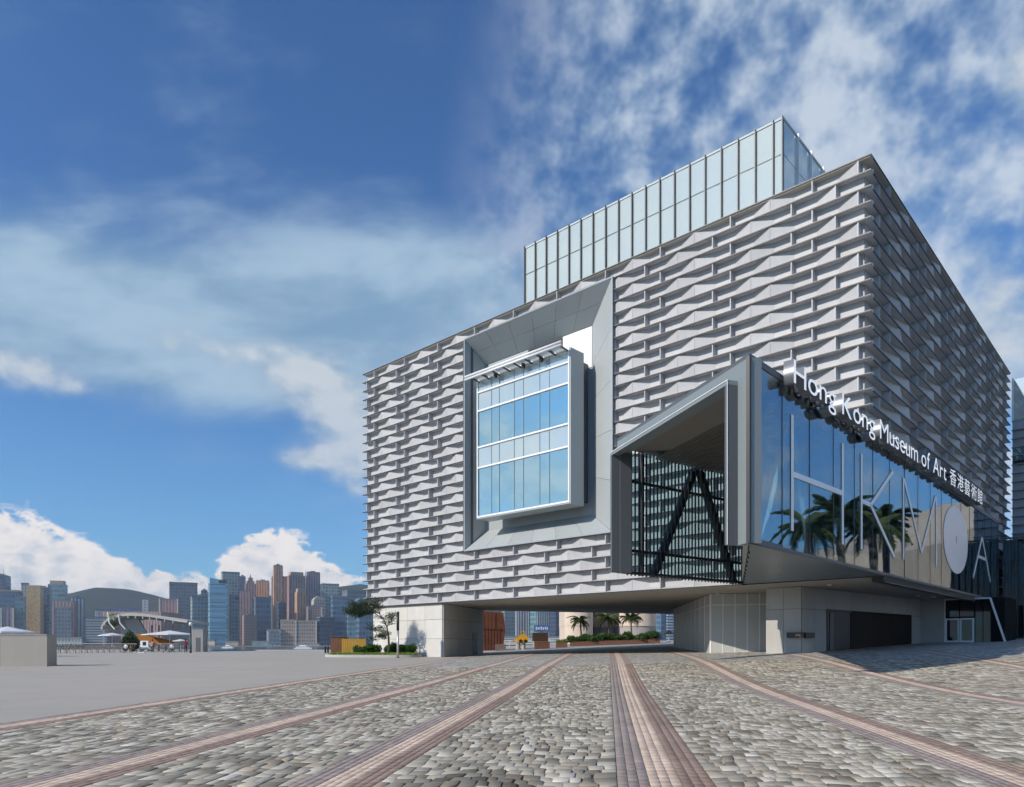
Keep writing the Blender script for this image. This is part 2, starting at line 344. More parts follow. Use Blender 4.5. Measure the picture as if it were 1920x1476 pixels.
for si, (sc_, w_) in enumerate(STRIPES):
    nrow = 9; rw = w_/nrow
    for r_ in range(nrow):
        bi = 0 if r_ < 3 else 1 if r_ < 6 else 2
        t_ = TNEAR + rng.uniform(0, .2)
        while t_ < TFAR:
            L_ = .235
            xm, ym = st2xy(sc_ + (r_ - 4)*rw, t_)
            if ym > 5.6 and abs(xm) < .76*ym + 3:
                s0_ = sc_ - w_/2 + r_*rw
                quads.append([(s0_ + .003, t_ + .003), (s0_ + rw - .003, t_ + .003), (s0_ + rw - .003, t_ + L_ - .003), (s0_ + .003, t_ + L_ - .003)])
                cols.append(BAND[bi]*(1 + rng.uniform(-.11, .11))); zs.append(.031 + rng.uniform(-.002, .002))
            t_ += L_
emit_blocks('paving_brick', quads, zs, cols, m_brick, .003, plaza_near, 300)
# the stripes run on across the far paving as laid bands
m_b0 = mat('brick_mauve', (.32, .255, .225), .8, var=.08, scale=3); m_b1 = mat('brick_pink', (.55, .44, .36), .8, var=.08, scale=3)
for (sc_, w_) in STRIPES:
    for k_, (lo_, hi_, m_) in enumerate(((-.5, -.17, m_b0), (-.17, .17, m_b1), (.17, .5, m_b0))):
        o = struct(sheet('brick_band', sc_ + lo_*w_ + .003, sc_ + hi_*w_ - .003, TFAR, 62 if sc_ < 9 else 75, 1, 24, m_, .006)); o.parent = plaza
# harbour water, far shore, hills
def water_mat():
    m = bpy.data.materials.new('harbour_water'); m.use_nodes = True; t = m.node_tree; b = t.nodes['Principled BSDF']
    b.inputs['Base Color'].default_value = rgb((.03, .075, .085)); b.inputs['Roughness'].default_value = .12; b.inputs['IOR'].default_value = 1.33
    co = N(t, 'ShaderNodeTexCoord'); bp = N(t, 'ShaderNodeBump'); bp.inputs['Strength'].default_value = .7; bp.inputs['Distance'].default_value = .4
    t.links.new(nz(t, co.outputs['Object'], .25, 5, .6), bp.inputs['Height']); t.links.new(bp.outputs[0], b.inputs['Normal']); return m
mb = MB(); mb.add([(-6000, 60, -3), (6000, 60, -3), (6000, 2050, -3), (-6000, 2050, -3)], [(0, 1, 2, 3)])
struct(mb.build('harbour_water', water_mat()))
m_shore = mat('far_shore_ground', (.16, .17, .15), .9, var=.2, scale=.02)
mb = MB(); mb.box(-6000, 6000, 1960, 7000, -4, 1.0); struct(mb.build('far_shore', m_shore))
mb = MB()
qa = np.array([st2xy(-340, 122), st2xy(110, 160), ])
mb.prism([tuple(st2xy(-340, 121.9)), tuple(st2xy(-11.9, 121.9)), tuple(st2xy(-11.9, 122.6)), tuple(st2xy(-340, 122.6))], [-4]*4, [.95]*4)
o = mb.build('quay_edge', mat('quay_stone', (.36, .35, .33), .85, var=.1, scale=.8)); struct(o)
def hill(name, pts, depth, thick, m):
    """ridge profile pts (x, height) swept back into a rounded hill"""
    xs = np.array([p[0] for p in pts], float); hs = np.array([p[1] for p in pts], float)
    X_ = np.linspace(xs[0], xs[-1], 90); H_ = np.interp(X_, xs, hs); ny = 14; v_ = []; f_ = []
    for j in range(ny + 1):
        w_ = j/ny; pr = math.sin(w_*math.pi)**.7
        for i, x_ in enumerate(X_):
            n_ = mnoise.fractal((x_*.004, j*.45, 3.1), 1.0, 2.0, 5)
            v_.append((x_, depth + w_*thick, max(0, H_[i]*pr*(1 + .16*n_)) + (0 if j in (0, ny) else 6*mnoise.noise((x_*.03, j*1.3, 0)))))
    for j in range(ny):
        for i in range(89): a_ = j*90 + i; f_.append((a_, a_+1, a_+91, a_+90))
    mb = MB(); mb.add(v_, f_); return struct(mb.build(name, m, smooth=True))
def PXX(px, depth): return (px - 960)/F*depth
m_hill = mat('wooded_hill', (.014, .026, .024), .95, var=.4, scale=.012)
D_ = 3100
hill('hill', [(PXX(p_, D_), (1210 - y_)/F*D_*1.0) for p_, y_ in ((-900, 1150), (-300, 1120), (60, 1132), (150, 1121), (168, 1110), (200, 1109), (235, 1112), (275, 1116), (330, 1125), (420, 1112), (520, 1120), (640, 1106), (720, 1100), (820, 1112), (1100, 1130), (1500, 1120), (2300, 1140))], D_ - 500, 1000, m_hill)
# ------------------------------------------------------------------ the museum
ZB, ZT, DD, CH, NC = 5.267, 26.867, .42, .8, 27
HA0, HA1 = -30.1, -15.95                      # window surround, outer rim along a
HK0, HK1 = 5, 26                              # courses the surround spans
HZ0, HZ1 = ZB + HK0*CH, ZB + HK1*CH
m_clad = mat('glazed_cladding', (.44, .438, .45), .55, var=.05, scale=1.3, tonevar=.09, spec=.4, streak=.07)
m_ledge = mat('ledge_aluminium', (.47, .47, .485), .45, spec=.5, var=.03, scale=2)
m_trim = mat('dark_trim', (.022, .024, .028), .5)
m_core = mat('core_wall', (.12, .12, .125), .9)
m_soff = mat('soffit_render', (.36, .34, .305), .85, var=.06, scale=.5)
m_fc = mat('board_concrete', (.40, .395, .385), .82, var=.09, scale=1.1, streak=.10, bump=.05)
m_gray = mat('grey_metal_panel', (.33, .37, .39), .42, metal=.0, var=.03, scale=1.0, spec=.5)
m_dgray = mat('dark_grey_metal', (.10, .11, .12), .45, spec=.5)
m_black = mat('black_metal', (.018, .018, .02), .4)
m_white = mat('white_metal', (.78, .79, .80), .35)
m_wpanel = mat('surround_panel', (.38, .41, .42), .5, var=.03, scale=.8, tonevar=.05)
m_letter = mat('letter_white', (.93, .93, .93), .35)
m_letside = mat('letter_side', (.33, .34, .36), .42, metal=.6)
m_lit = mat('lit_letter_face', (.86, .86, .88), .4); m_lit.node_tree.nodes['Principled BSDF'].inputs['Emission Color'].default_value = (1, 1, 1, 1); m_lit.node_tree.nodes['Principled BSDF'].inputs['Emission Strength'].default_value = .55
g_box = glass('box_glass', (.44, .58, .64), 1.0, .27, (.74, .86, .92), wav=.05)
g_bay = glass('bay_glass', (.3, .5, .56), .2, .66, (.88, 1.0, 1.0), wav=.03, body=(.06, .26, .32))
g_span = glass('bay_spandrel_glass', (.5, .6, .6), .0, .40, (.95, 1, 1), wav=.03, body=(.42, .50, .51))
g_pent = glass('penthouse_glass', (.5, .6, .6), .10, .36, (1.0, 1.0, .97), wav=.05, body=(.60, .655, .62))
g_dark = glass('dark_glass', (.10, .13, .15), .6, .04, (.8, .9, 1), body=(.012, .018, .024))
g_screen = glass('screen_glass', (.72, .85, .87), 1.0, .12, (.9, 1, 1))
m_frost = mat('frosted_glass', (.45, .455, .435), .35, spec=.6, var=.03, scale=.6)
museum = empty('museum_building', (CX0, CY0, 0), ROT)
tag(museum, 'grey museum with rippled ledged cladding raised over an open passage', 'museum')
CORE = [(-43.2, 2.35), (-.45, 2.35), (-.45, 40.5), (-27.2, 40.5), (-29.6, 31.2), (-39.2, 11.0), (-43.2, 3.0)]
mb = MB()
mb.prism(CORE, ZB + .02, ZT - .12)
mb.box(-43.62, HA0 + .1, DD + .04, 2.34, ZB + .03, ZT - .1); mb.box(HA1 - .1, -DD - .05, DD + .04, 2.34, ZB + .03, ZT - .1)
mb.box(HA0 + .11, HA1 - .11, DD + .04, 2.34, HZ1 - .05, ZT - .1); mb.box(HA0 + .11, HA1 - .11, DD + .04, 2.34, ZB + .03, HZ0 + .05)
core = mb.build('wall_core', m_core, museum)
SOFF = [(-44.0, .03), (-.03, .03), (-.03, 40.6), (-27.3, 40.6), (-29.7, 31.3), (-39.4, 11.1), (-44.0, 3.0)]
mb = MB(); mb.prism(SOFF, ZB - .06, ZB - .005); soffit = mb.build('soffit', m_soff, museum)
mb = MB(); mb.prism([(p[0]*.999, p[1] + .01) for p in SOFF], ZT - .1, ZT - .02); mb.build('roof', m_soff, museum)
front = MB(); front.box(-43.63, -DD - .05, DD + .035, DD + .045, ZB + .05, ZB + .1); front = front.build('front_facade', m_core, museum)
right = MB(); right.box(-DD - .45, -DD - .05, 2.36, 40.4, ZB + .03, ZT - .11); right = right.build('side_facade', m_core, museum)
FB = [-.5, 4.10, 8.8, 13.5, 17.7, 21.9, 26.1, 30.3, 34.69, 39.08, 43.46, 47.9]   # fin positions (as u = -a), one row type
def f_map(s_, d_, z_): return (s_, d_, z_)
def r_map(s_, d_, z_): return (-d_, s_, z_)
def clip_poly(pts, lo, hi):
    out = []
    for (s0, d0), (s1, d1) in zip(pts[:-1], pts[1:]):
        a0, a1 = max(s0, lo), min(s1, hi)
        if a1 - a0 < .02: continue
        q0 = (a0, d0 + (d1 - d0)*(a0 - s0)/(s1 - s0)); q1 = (a1, d0 + (d1 - d0)*(a1 - s0)/(s1 - s0))
        if not out: out.append(q0)
        out.append(q1)
    return out
panels, fins = [], []        # (size score, builder data)
def add_row(face, k_, finpos, lo, hi, holes):
    z0 = ZB + k_*CH + .05; z1 = ZB + (k_ + 1)*CH + .002
    spans = [(lo, hi)]
    for h0, h1 in holes: spans = [sp for s0, s1 in spans for sp in ((s0, min(s1, h0)), (max(s0, h1), s1)) if sp[1] - sp[0] > .1]
    for fa, fb in zip(finpos[:-1], finpos[1:]):
        P_ = fb - fa; e_ = .035
        lefth = [(fa + e_, DD), (fa + .27*P_, DD), (fa + .505*P_ - .008, .045)]
        righth = [(fa + .505*P_ + .008, .045), (fa + .765*P_, DD), (fb - e_, DD)]
        if face == 'front' and fb > -.01:     # last unit beside the corner: the peak steps back to a flat end panel
            righth = [(fa + .505*P_ + .03, DD), (fb, DD)]; fins.append((face, k_, fa + .505*P_, z0, z1))
        if face == 'right' and fa < 0: lefth, righth = [(0, DD), (fb*.5, DD)], [(fb*.5, DD), (fb - e_, DD)]
        for hp in (lefth, righth):
            for s0, s1 in spans:
                c_ = clip_poly(hp, s0, s1)
                if len(c_) >= 2: panels.append((face, k_, c_, z0, z1))
        for s0, s1 in spans:
            if s0 + .05 < fa < s1 - .05: fins.append((face, k_, fa, z0, z1))
for k_ in range(NC):
    off = 0 if k_ % 2 else 1.13
    fp = sorted([-(u_ - off) for u_ in FB]); 
    # extend beyond the corner so that the corner unit ends right there
    fp = [p_ for p_ in fp if p_ < -1.5]; fp.append(0.0 if False else fp[-1] + 4.62)
    holes = [(HA0 - .06, HA1 + .06)] if HK0 <= k_ < HK1 else []
    if k_ < 3: holes.append((-6.95, .1))
    add_row('front', k_, fp, -43.68, -DD, holes)
    off = 1.58 if k_ % 2 else 3.38
    fp = [off + 7.45*i for i in range(-1, 7)]
    add_row('right', k_, fp, DD, 40.4, [])
def pmesh(mb, face, c_, z0, z1):
    mp = f_map if face == 'front' else r_map; n = len(c_); th = .03
    vv = [mp(s_, d_, z) for z in (z0, z1) for s_, d_ in c_] + [mp(s_, d_ + th, z) for z in (z0, z1) for s_, d_ in c_]
    ff = []
    for i in range(n - 1):
        ff += [(i, i+1, n+i+1, n+i), (2*n+i+1, 2*n+i, 3*n+i, 3*n+i+1), (n+i, n+i+1, 3*n+i+1, 3*n+i), (i+1, i, 2*n+i, 2*n+i+1)]
    ff += [(0, n, 3*n, 2*n), (n-1, 3*n-1, 4*n-1, 2*n-1)]
    mb.add(vv, ff, 0, random.random())
def score(face, s_, z_):
    a_, b_ = (s_, 0) if face == 'front' else (0, s_)
    x_, y_ = wor2(a_, b_); return -y_ - (0 if face == 'front' else 14)
panels.sort(key=lambda p_: -score(p_[0], (p_[2][0][0] + p_[2][-1][0])/2, p_[3]))
for p_ in panels[:300]:
    mb = MB(); pmesh(mb, p_[0], p_[2], p_[3], p_[4]); mb.build('cladding_panel', m_clad, front if p_[0] == 'front' else right, tone=True)
for face, par in (('front', front), ('right', right)):
    mb = MB(); [pmesh(mb, p_[0], p_[2], p_[3], p_[4]) for p_ in panels[300:] if p_[0] == face]
    if mb.v: stuff(mb.build('cladding_panel', m_clad, par, tone=True))
def finbox(mb, face, s_, z0, z1):
    mp = f_map if face == 'front' else r_map
    vv = [mp(s_ + i*.032, d_, z) for z in (z0 - .01, z1) for i, d_ in ((-1, .02), (1, .02), (1, DD + .03), (-1, DD + .03))]
    mb.add(vv, [(0,3,2,1),(4,5,6,7),(0,1,5,4),(1,2,6,5),(2,3,7,6),(3,0,4,7)], 0, random.random())
fins.sort(key=lambda f_: -score(f_[0], f_[2], f_[3]))
for f_ in fins[:300]:
    mb = MB(); finbox(mb, f_[0], f_[2], f_[3], f_[4]); mb.build('fin', m_clad, front if f_[0] == 'front' else right, tone=True)
for face, par in (('front', front), ('right', right)):
    mb = MB(); [finbox(mb, f_[0], f_[2], f_[3], f_[4]) for f_ in fins[300:] if f_[0] == face]
    if mb.v: stuff(mb.build('fin', m_clad, par, tone=True))
def ledge(face, s0, s1, z_, par, top=False):
    mp = f_map if face == 'front' else r_map
    up = .03 if top else .15
    prof = [(0, z_), (0, z_ + .045), (DD + .03, z_ + .045 + up), (DD + .03, z_)]
    mb = MB(); vv = [mp(s_, d_, z) for s_ in (s0, s1) for d_, z in prof]
    mb.add(vv, [(0,1,2,3),(7,6,5,4),(0,4,5,1),(1,5,6,2),(2,6,7,3),(3,7,4,0)]); mb.build('ledge', m_ledge, par)
    mb = MB(); vv = [mp(s_, d_, z) for z in (z_ - .045, z_ + .028) for s_, d_ in ((s0, -.012), (s1, -.012), (s1, .03), (s0, .03))]
    mb.add(vv, [(0,3,2,1),(4,5,6,7),(0,1,5,4),(1,2,6,5),(2,3,7,6),(3,0,4,7)]); mb.build('drip_edge', m_trim, par)
for k_ in range(NC + 1):
    z_ = ZB + k_*CH
    if HK0 < k_ < HK1: ledge('front', -44.05, HA0 - .05, z_, front); ledge('front', HA1 + .05, 0, z_, front)
    else: ledge('front', -44.05, 0, z_, front, k_ == NC)
    ledge('right', DD + .035, 40.65, z_, right, k_ == NC)
# --- window surround: splayed funnel of metal panels
IA0, IA1, IZ0, IZ1, IB = -29.85, -19.1, 11.05, 24.55, 2.0
OB = -.14
oc = [(HA0, OB, HZ0 + .02), (HA1, OB, HZ0 + .02), (HA1, OB, HZ1 - .02), (HA0, OB, HZ1 - .02)]
ic = [(IA0, IB, IZ0), (IA1, IB, IZ0), (IA1, IB, IZ1), (IA0, IB, IZ1)]
mb = MB()
for i in range(4):            # outer rim band standing proud of the cladding
    p_, q_ = oc[i], oc[(i+1) % 4]
cx_, cz_ = (HA0 + HA1)/2, (HZ0 + HZ1)/2
def sc(pt, e_): return (pt[0] + (e_ if pt[0] > cx_ else -e_), pt[1], pt[2] + (e_ if pt[2] > cz_ else -e_))
ring = [sc(p_, .07) for p_ in oc]
for i in range(4):
    j = (i+1) % 4
    mb.add([oc[i], oc[j], ring[j], ring[i], (oc[i][0], .5, oc[i][2]), (oc[j][0], .5, oc[j][2]), (ring[j][0], .5, ring[j][2]), (ring[i][0], .5, ring[i][2])], [(0,1,2,3),(3,2,6,7),(4,5,1,0)])
mb.box(IA0 - .6, IA1 + .6, IB + .03, IB + .12, IZ0 - .6, IZ1 + .6)
surround = mb.build('window_surround', m_gray, museum)
def lerp3(p_, q_, t_): return tuple(p_[i] + (q_[i] - p_[i])*t_ for i in range(3))
def splay(i, nu, nv):
    j = (i+1) % 4; o0, o1, i0, i1 = Vector(oc[i]), Vector(oc[j]), Vector(ic[i]), Vector(ic[j])
    nrm = (o1 - o0).cross(i0 - o0).normalized()
    for a_ in range(nu):
        for b_ in range(nv):
            e1, e2 = .012/ max(.5, (o1-o0).length/nu), .012/max(.4, (i0-o0).length/nv)
            us = ((a_ + e1)/nu, (a_ + 1 - e1)/nu); vs_ = ((b_ + e2)/nv, (b_ + 1 - e2)/nv)
            pt = lambda u_, v_: (o0.lerp(o1, u_)).lerp(i0.lerp(i1, u_), v_)
            q = [pt(us[0], vs_[0]), pt(us[1], vs_[0]), pt(us[1], vs_[1]), pt(us[0], vs_[1])]
            bk = [p_ - nrm*.05 for p_ in q]
            m_ = MB(); m_.add([tuple(p_) for p_ in q + bk], [(0,1,2,3),(7,6,5,4),(0,4,5,1),(1,5,6,2),(2,6,7,3),(3,7,4,0)], 0, random.random())
            m_.build('surround_panel', m_wpanel, surround, tone=True)
    m_ = MB(); back = [tuple(p_ - nrm*.06) for p_ in (o0, o1, i1, i0)] + [tuple(p_ - nrm*.2) for p_ in (o0, o1, i1, i0)]
    m_.add(back, [(0,1,2,3),(7,6,5,4),(0,4,5,1),(1,5,6,2),(2,6,7,3),(3,7,4,0)]); m_.build('backing', m_dgray, surround)
splay(0, 6, 1); splay(1, 5, 1); splay(2, 6, 2); splay(3, 5, 1)
mb = MB(); mb.box(-29.7, -25.25, IB - .01, IB + .02, 22.4, 24.5); mb.build('lining', m_wpanel, surround, tone=True); mb = MB(); mb.box(-21.8, -19.15, IB - .01, IB + .02, 21.6, 24.5); mb.build('lining', m_white, surround)
mb = MB(); mb.box(-25.2, -21.85, IB - .012, IB + .018, 22.9, 24.5); mb.build('dark_opening', m_black, surround)
def translucent_mat(name, col):
    m = bpy.data.materials.new(name); m.use_nodes = True; t = m.node_tree; b = t.nodes['Principled BSDF']; b.inputs['Base Color'].default_value = rgb(col); b.inputs['Roughness'].default_value = .3
    tl = N(t, 'ShaderNodeBsdfTranslucent'); tl.inputs[0].default_value = rgb(col); mx = N(t, 'ShaderNodeMixShader'); mx.inputs[0].default_value = .65
    t.links.new(b.outputs[0], mx.inputs[1]); t.links.new(tl.outputs[0], mx.inputs[2]); t.links.new(mx.outputs[0], t.nodes['Material Output'].inputs[0]); return m
m_canopy = translucent_mat('canopy_glass', (.88, .91, .91))
# --- bay window
BA0, BA1, BF, BZ0, BZ1 = -28.2, -19.2, -.5, 11.65, 22.15
mb = MB(); t_ = .14
mb.box(BA1, BA1 + .16, BF - .06, .9, BZ0 - .16, BZ1 + .05); mb.box(BA0 - .1, BA0, BF - .06, .9, BZ0 - .16, BZ1 + .05)
mb.box(BA0, BA1, BF - .06, .9, BZ0 - .16, BZ0 - .01); mb.box(BA0, BA1, BF + .02, .9, BZ1 - .02, BZ1 + .04)
bay = mb.build('bay_window', m_gray, museum)
hf = [0, .36, .51, .777, .914, 1.0]; vf = [0, .163, .254, .424, .526, .70, .80, 1.0]
for r_ in range(5):
    za, zb_ = BZ0 + (BZ1 - BZ0)*hf[r_], BZ0 + (BZ1 - BZ0)*hf[r_+1]
    for c_ in range(7):
        a0, a1 = BA0 + (BA1 - BA0)*vf[c_], BA0 + (BA1 - BA0)*vf[c_+1]
        e_ = .01*random.uniform(-1, 1)
        mb = MB(); mb.add([(a0 + .02, BF + e_*.3, za + .03), (a1 - .02, BF + .02 + e_*.3, za + .03), (a1 - .02, BF + .02, zb_ - .03), (a0 + .02, BF, zb_ - .03),
                           (a0 + .02, BF + .05, za + .03), (a1 - .02, BF + .06, za + .03), (a1 - .02, BF + .06, zb_ - .03), (a0 + .02, BF + .05, zb_ - .03)], [(0,1,2,3),(7,6,5,4),(0,4,5,1),(1,5,6,2),(2,6,7,3),(3,7,4,0)])
        mb.build('pane', g_bay if r_ in (0, 2) else g_span, bay)
for v_ in vf[1:-1]:
    a_ = BA0 + (BA1 - BA0)*v_; mb = MB(); mb.box(a_ - .025, a_ + .025, BF - .03, BF + .1, BZ0, BZ1); mb.build('mullion', mat('bay_mullion', (.20, .28, .32), .4), bay)
for h_ in hf:
    z_ = BZ0 + (BZ1 - BZ0)*h_; mb = MB(); mb.box(BA0, BA1, BF - .09, BF + .1, z_ - .06, z_ + .06); mb.build('transom', m_white, bay)
for a_ in (BA0, BA1): mb = MB(); mb.box(a_ - .05, a_ + .05, BF - .10, BF + .08, BZ0 - .07, BZ1 + .06); mb.build('edge_frame', m_white, bay)
mb = MB(); mb.box(BA0 + .1, BA1 - .1, .55, .6, BZ0, BZ1 - .1); mb.build('blind', mat('bay_blind', (.30, .42, .46), .8), bay)
mb = MB(); mb.box(BA0 + .3, BA1 - .3, .905, IB, BZ0 + .3, BZ1 - .3); mb.build('neck', m_dgray, bay)
RZ, RB = 22.18, -1.35                           # canopy rail in front of the head of the bay
for dz in (0, .22): mb = MB(); mb.tube([(BA0 - .55, RB, RZ + dz), (BA1 - .05, RB, RZ + dz)], .085, 10); mb.build('rail', m_white, bay, smooth=True)
for i in range(9):
    a_ = BA0 + .15 + (BA1 - BA0 - .3)*i/8
    mb = MB(); mb.bar((a_, RB, RZ - .04), (a_, BF, RZ - .14), .07, .12); mb.build('bracket', m_dgray, bay)
    if i < 8:
        a1 = BA0 + .15 + (BA1 - BA0 - .3)*(i+1)/8
        mb = MB(); mb.add([(a_ + .08, RB + .15, RZ + .03), (a1 - .08, RB + .15, RZ + .03), (a1 - .08, BF - .02, RZ - .04), (a_ + .08, BF - .02, RZ - .04), (a_ + .08, RB + .15, RZ + .05), (a1 - .08, RB + .15, RZ + .05), (a1 - .08, BF - .02, RZ - .02), (a_ + .08, BF - .02, RZ - .02)], [(0,1,2,3),(7,6,5,4),(0,4,5,1),(1,5,6,2),(2,6,7,3),(3,7,4,0)])
        mb.build('canopy_pane', m_canopy, bay)
for i in (2, 4.5, 6): a_ = BA0 + (BA1 - BA0)*i/8; mb = MB(); mb.box(a_ - .08, a_ + .08, -1.0, -.75, RZ - .42, RZ - .1); mb.build('floodlight', m_black, bay)
# --- roof-top glass storey
PA0, PA1, PB, PZT, PZM = -26.43, -5.78, 3.0, 33.19, 31.07
mb = MB(); mb.box(PA0 + .25, PA1 - .25, PB + .35, PB + 13, ZT - .1, PZT - .1); mb.box(PA0 - .05, PA1 + .05, PB - .05, PB + 13.3, PZT - .06, PZT + .06)
pent = mb.build('roof_glasshouse', mat('glasshouse_core', (.50, .56, .56), .8), museum)
al = [PA0 + 1.116*i for i in range(19)] + [PA1]
for i in range(len(al) - 1):
    for z0, z1 in ((ZT - .1, PZM - .025), (PZM + .025, PZT - .07)):
        e_ = random.uniform(-.012, .012); mb = MB(); mb.add([(al[i] + .03, PB + e_, z0), (al[i+1] - .03, PB - e_, z0), (al[i+1] - .03, PB - e_*.5, z1), (al[i] + .03, PB + e_*.5, z1), (al[i] + .03, PB + .06, z0), (al[i+1] - .03, PB + .06, z0), (al[i+1] - .03, PB + .06, z1), (al[i] + .03, PB + .06, z1)], [(0,1,2,3),(7,6,5,4),(0,4,5,1),(1,5,6,2),(2,6,7,3),(3,7,4,0)])
        mb.build('pane', g_pent, pent)
for a_ in al: mb = MB(); mb.box(a_ - .03, a_ + .03, PB - .16, PB + .08, ZT - .1, PZT + .09); mb.build('mullion', m_dgray, pent)
bl = [PB + .0 + 2.1*i for i in range(7)]
for i in range(6):
    for z0, z1 in ((ZT - .1, PZM - .025), (PZM + .025, PZT - .07)):
        mb = MB(); mb.box(PA1 - .05, PA1, bl[i] + .03, bl[i+1] - .03, z0, z1); mb.build('pane', g_pent, pent)
    mb = MB(); mb.box(PA1 - .05, PA1 + .14, bl[i+1] - .03, bl[i+1] + .03, ZT - .1, PZT + .09); mb.build('mullion', m_white if i < 4 else m_dgray, pent)
mb = MB(); mb.box(PA0, PA1 + .02, PB - .03, PB + .07, PZM - .025, PZM + .025); mb.build('transom', m_dgray, pent)
# --- entrance glass box
J, K, E = (-8.6, -10.1), (.7, -15.6), (-6.9, -.03)
BXZ0, BXZ1 = 5.30, 11.72
mb = MB(); mb.prism([J, K, (.72, 31.0), (.01, 31.0), (.01, -.03), E], BXZ1, BXZ1 + .14)
box = mb.build('entrance_glass_box', m_dgray, museum)
FLOOR = [K, (.7, -.03), E]
mb = MB(); mb.prism([(K[0], K[1] + .02), (.69, -.04), (E[0] + .05, -.05)], BXZ0, BXZ0 + .2); mb.build('floor', m_dgray, box)
m_under = mat('underside_metal', (.125, .17, .205), .35, tonevar=.08)
# underside metal panels of the box floor
def on_KE(b_): return K[0] + (E[0] - K[0])*(b_ - K[1])/(E[1] - K[1])
bs = [K[1], -11.6, -7.8, -3.9, -.05]
for i in range(4):
    b0, b1 = bs[i] + .012, bs[i+1] - .012
    poly = [(on_KE(b0) + .02, b0), (.69, b0), (.69, b1), (on_KE(b1) + .02, b1)]
    mb = MB(); mb.prism(poly, BXZ0 - .04, BXZ0 - .002, 0, random.random()); mb.build('underside_panel', m_under, box, tone=True)
# portal frame in the plane J-K
Jv, Kv = Vector((J[0], J[1], 0)), Vector((K[0], K[1], 0)); pd = (Kv - Jv).normalized(); LJ = (Kv - Jv).length
pn = Vector((pd.y, -pd.x, 0))                   # outward
if pn.dot(Vector((11.65 - J[0], -39.4 - J[1], 0))) < 0: pn = -pn
def pbox(p0, p1, n0, n1, z0, z1, name, m, par=box):
    c_ = [Jv + pd*p_ + pn*n_ for p_, n_ in ((p0, n0), (p1, n0), (p1, n1), (p0, n1))]
    mb = MB(); mb.prism([(q.x, q.y) for q in c_], z0, z1); return mb.build(name, m, par)
OT = 11.12; m_portal = mat('portal_metal', (.21, .245, .26), .42, var=.03, scale=1.0)
pbox(0, LJ - .01, -.5, 0, OT, BXZ1 - .003, 'portal_head', m_portal)
pbox(LJ - .85, LJ - .01, -.5, .0, BXZ0, OT - .003, 'portal_jamb', m_portal)
pbox(.0, .35, -.6, .0, BXZ0 - .02, OT - .003, 'portal_jamb', m_dgray)
pbox(.12, LJ - .68, .003, .42, OT - .16, OT + .0, 'portal_lip', m_portal)
pbox(LJ - .86, LJ - .68, .003, .42, BXZ0, OT - .17, 'portal_lip', m_dgray)
pbox(.12, .30, .003, .42, BXZ0 - .02, OT - .17, 'portal_lip', m_dgray)
for a_ in (('h', 0),):
    pbox(.10, LJ - .66, .42, .44, OT - .02, OT + .008, 'portal_edge', m_white); pbox(LJ - .69, LJ - .665, .42, .44, BXZ0, OT - .035, 'portal_edge', m_white)
# ceiling and its slats under the portal roof
mb = MB(); mb.prism([(J[0] + .1, J[1] + .2), (K[0] - .2, K[1] + .2), (E[0] + .1, -.1)], OT + .3, OT + .4); mb.build('ceiling', m_black, box)
m_slat = mat('ceiling_slat', (.20, .19, .17), .5); nsl = 34
mb = MB(); c3 = [Jv + pd*p_ - pn*n_ for p_, n_ in ((.3, .5), (LJ - 1.1, .5), (LJ - 2.6, 2.4), (.9, 2.4))]; mb.prism([(q.x, q.y) for q in c3], OT + .12, OT + .16); mb.build('ceiling_margin', mat('ceiling_plain', (.24, .225, .20), .7), box)
for i in range(nsl):
    n_ = 2.5 + i*.235
    # chord of triangle J K E at distance n_ behind the portal plane
    Ev = Vector((E[0], E[1], 0)); dE = -(Ev - Jv).dot(pn); tt = n_/dE
    if tt >= .97: break
    A_ = Jv.lerp(Ev, tt); B_ = Kv.lerp(Ev, tt); ln = (B_ - A_).normalized()
    mb = MB(); mb.bar(tuple(A_ + ln*.2) [:2] + (OT + .14,), tuple(B_ - ln*.2)[:2] + (OT + .14,), .09, .10); mb.build('ceiling_slat', m_slat, box)
# slatted screen J-E with glass, rails and an A-frame brace behind it
Ev = Vector((E[0], E[1], 0)); ed = (Ev - Jv).normalized(); LE = (Ev - Jv).length; en = Vector((-ed.y, ed.x, 0)); 
if en.dot(Vector((0 - J[0], -8 - J[1], 0))) < 0: en = -en        # towards the inside of the box
m_sl = mat('screen_slat', (.030, .029, .027), .45)
for i in range(36):
    p_ = .45 + i*(LE - .6)/35; c_ = Jv + ed*p_ + en*.25
    mb = MB(); q = [c_ + ed*x_ + en*y_ for x_, y_ in ((-.03, -.03), (.03, -.03), (.03, .03), (-.03, .03))]
    mb.prism([(v_.x, v_.y) for v_ in q], BXZ0 - .12, OT + .25); mb.build('screen_slat', m_sl, box)
for z_ in (6.45, 9.9): 
    mb = MB(); A_ = Jv + ed*.3 + en*.05; B_ = Ev + en*.05; mb.bar((A_.x, A_.y, z_), (B_.x, B_.y, z_), .10, .14); mb.build('screen_rail', m_black, box)
for i in range(5):
    p0, p1 = LE*i/5 + .03, LE*(i+1)/5 - .03; mb = MB(); q = [Jv + ed*p_ + en*n_ for p_, n_ in ((p0, -.08), (p1, -.08), (p1, -.06), (p0, -.06))]
    mb.prism([(v_.x, v_.y) for v_ in q], BXZ0 - .02, OT + .25); mb.build('screen_pane', g_screen, box)
for p_ in (1.7,):
    mb = MB(); c_ = Jv + ed*p_ + en*.02; mb.bar((c_.x, c_.y, BXZ0 - .05), (c_.x, c_.y, OT + .2), .22, .22); mb.build('screen_post', m_black, box)
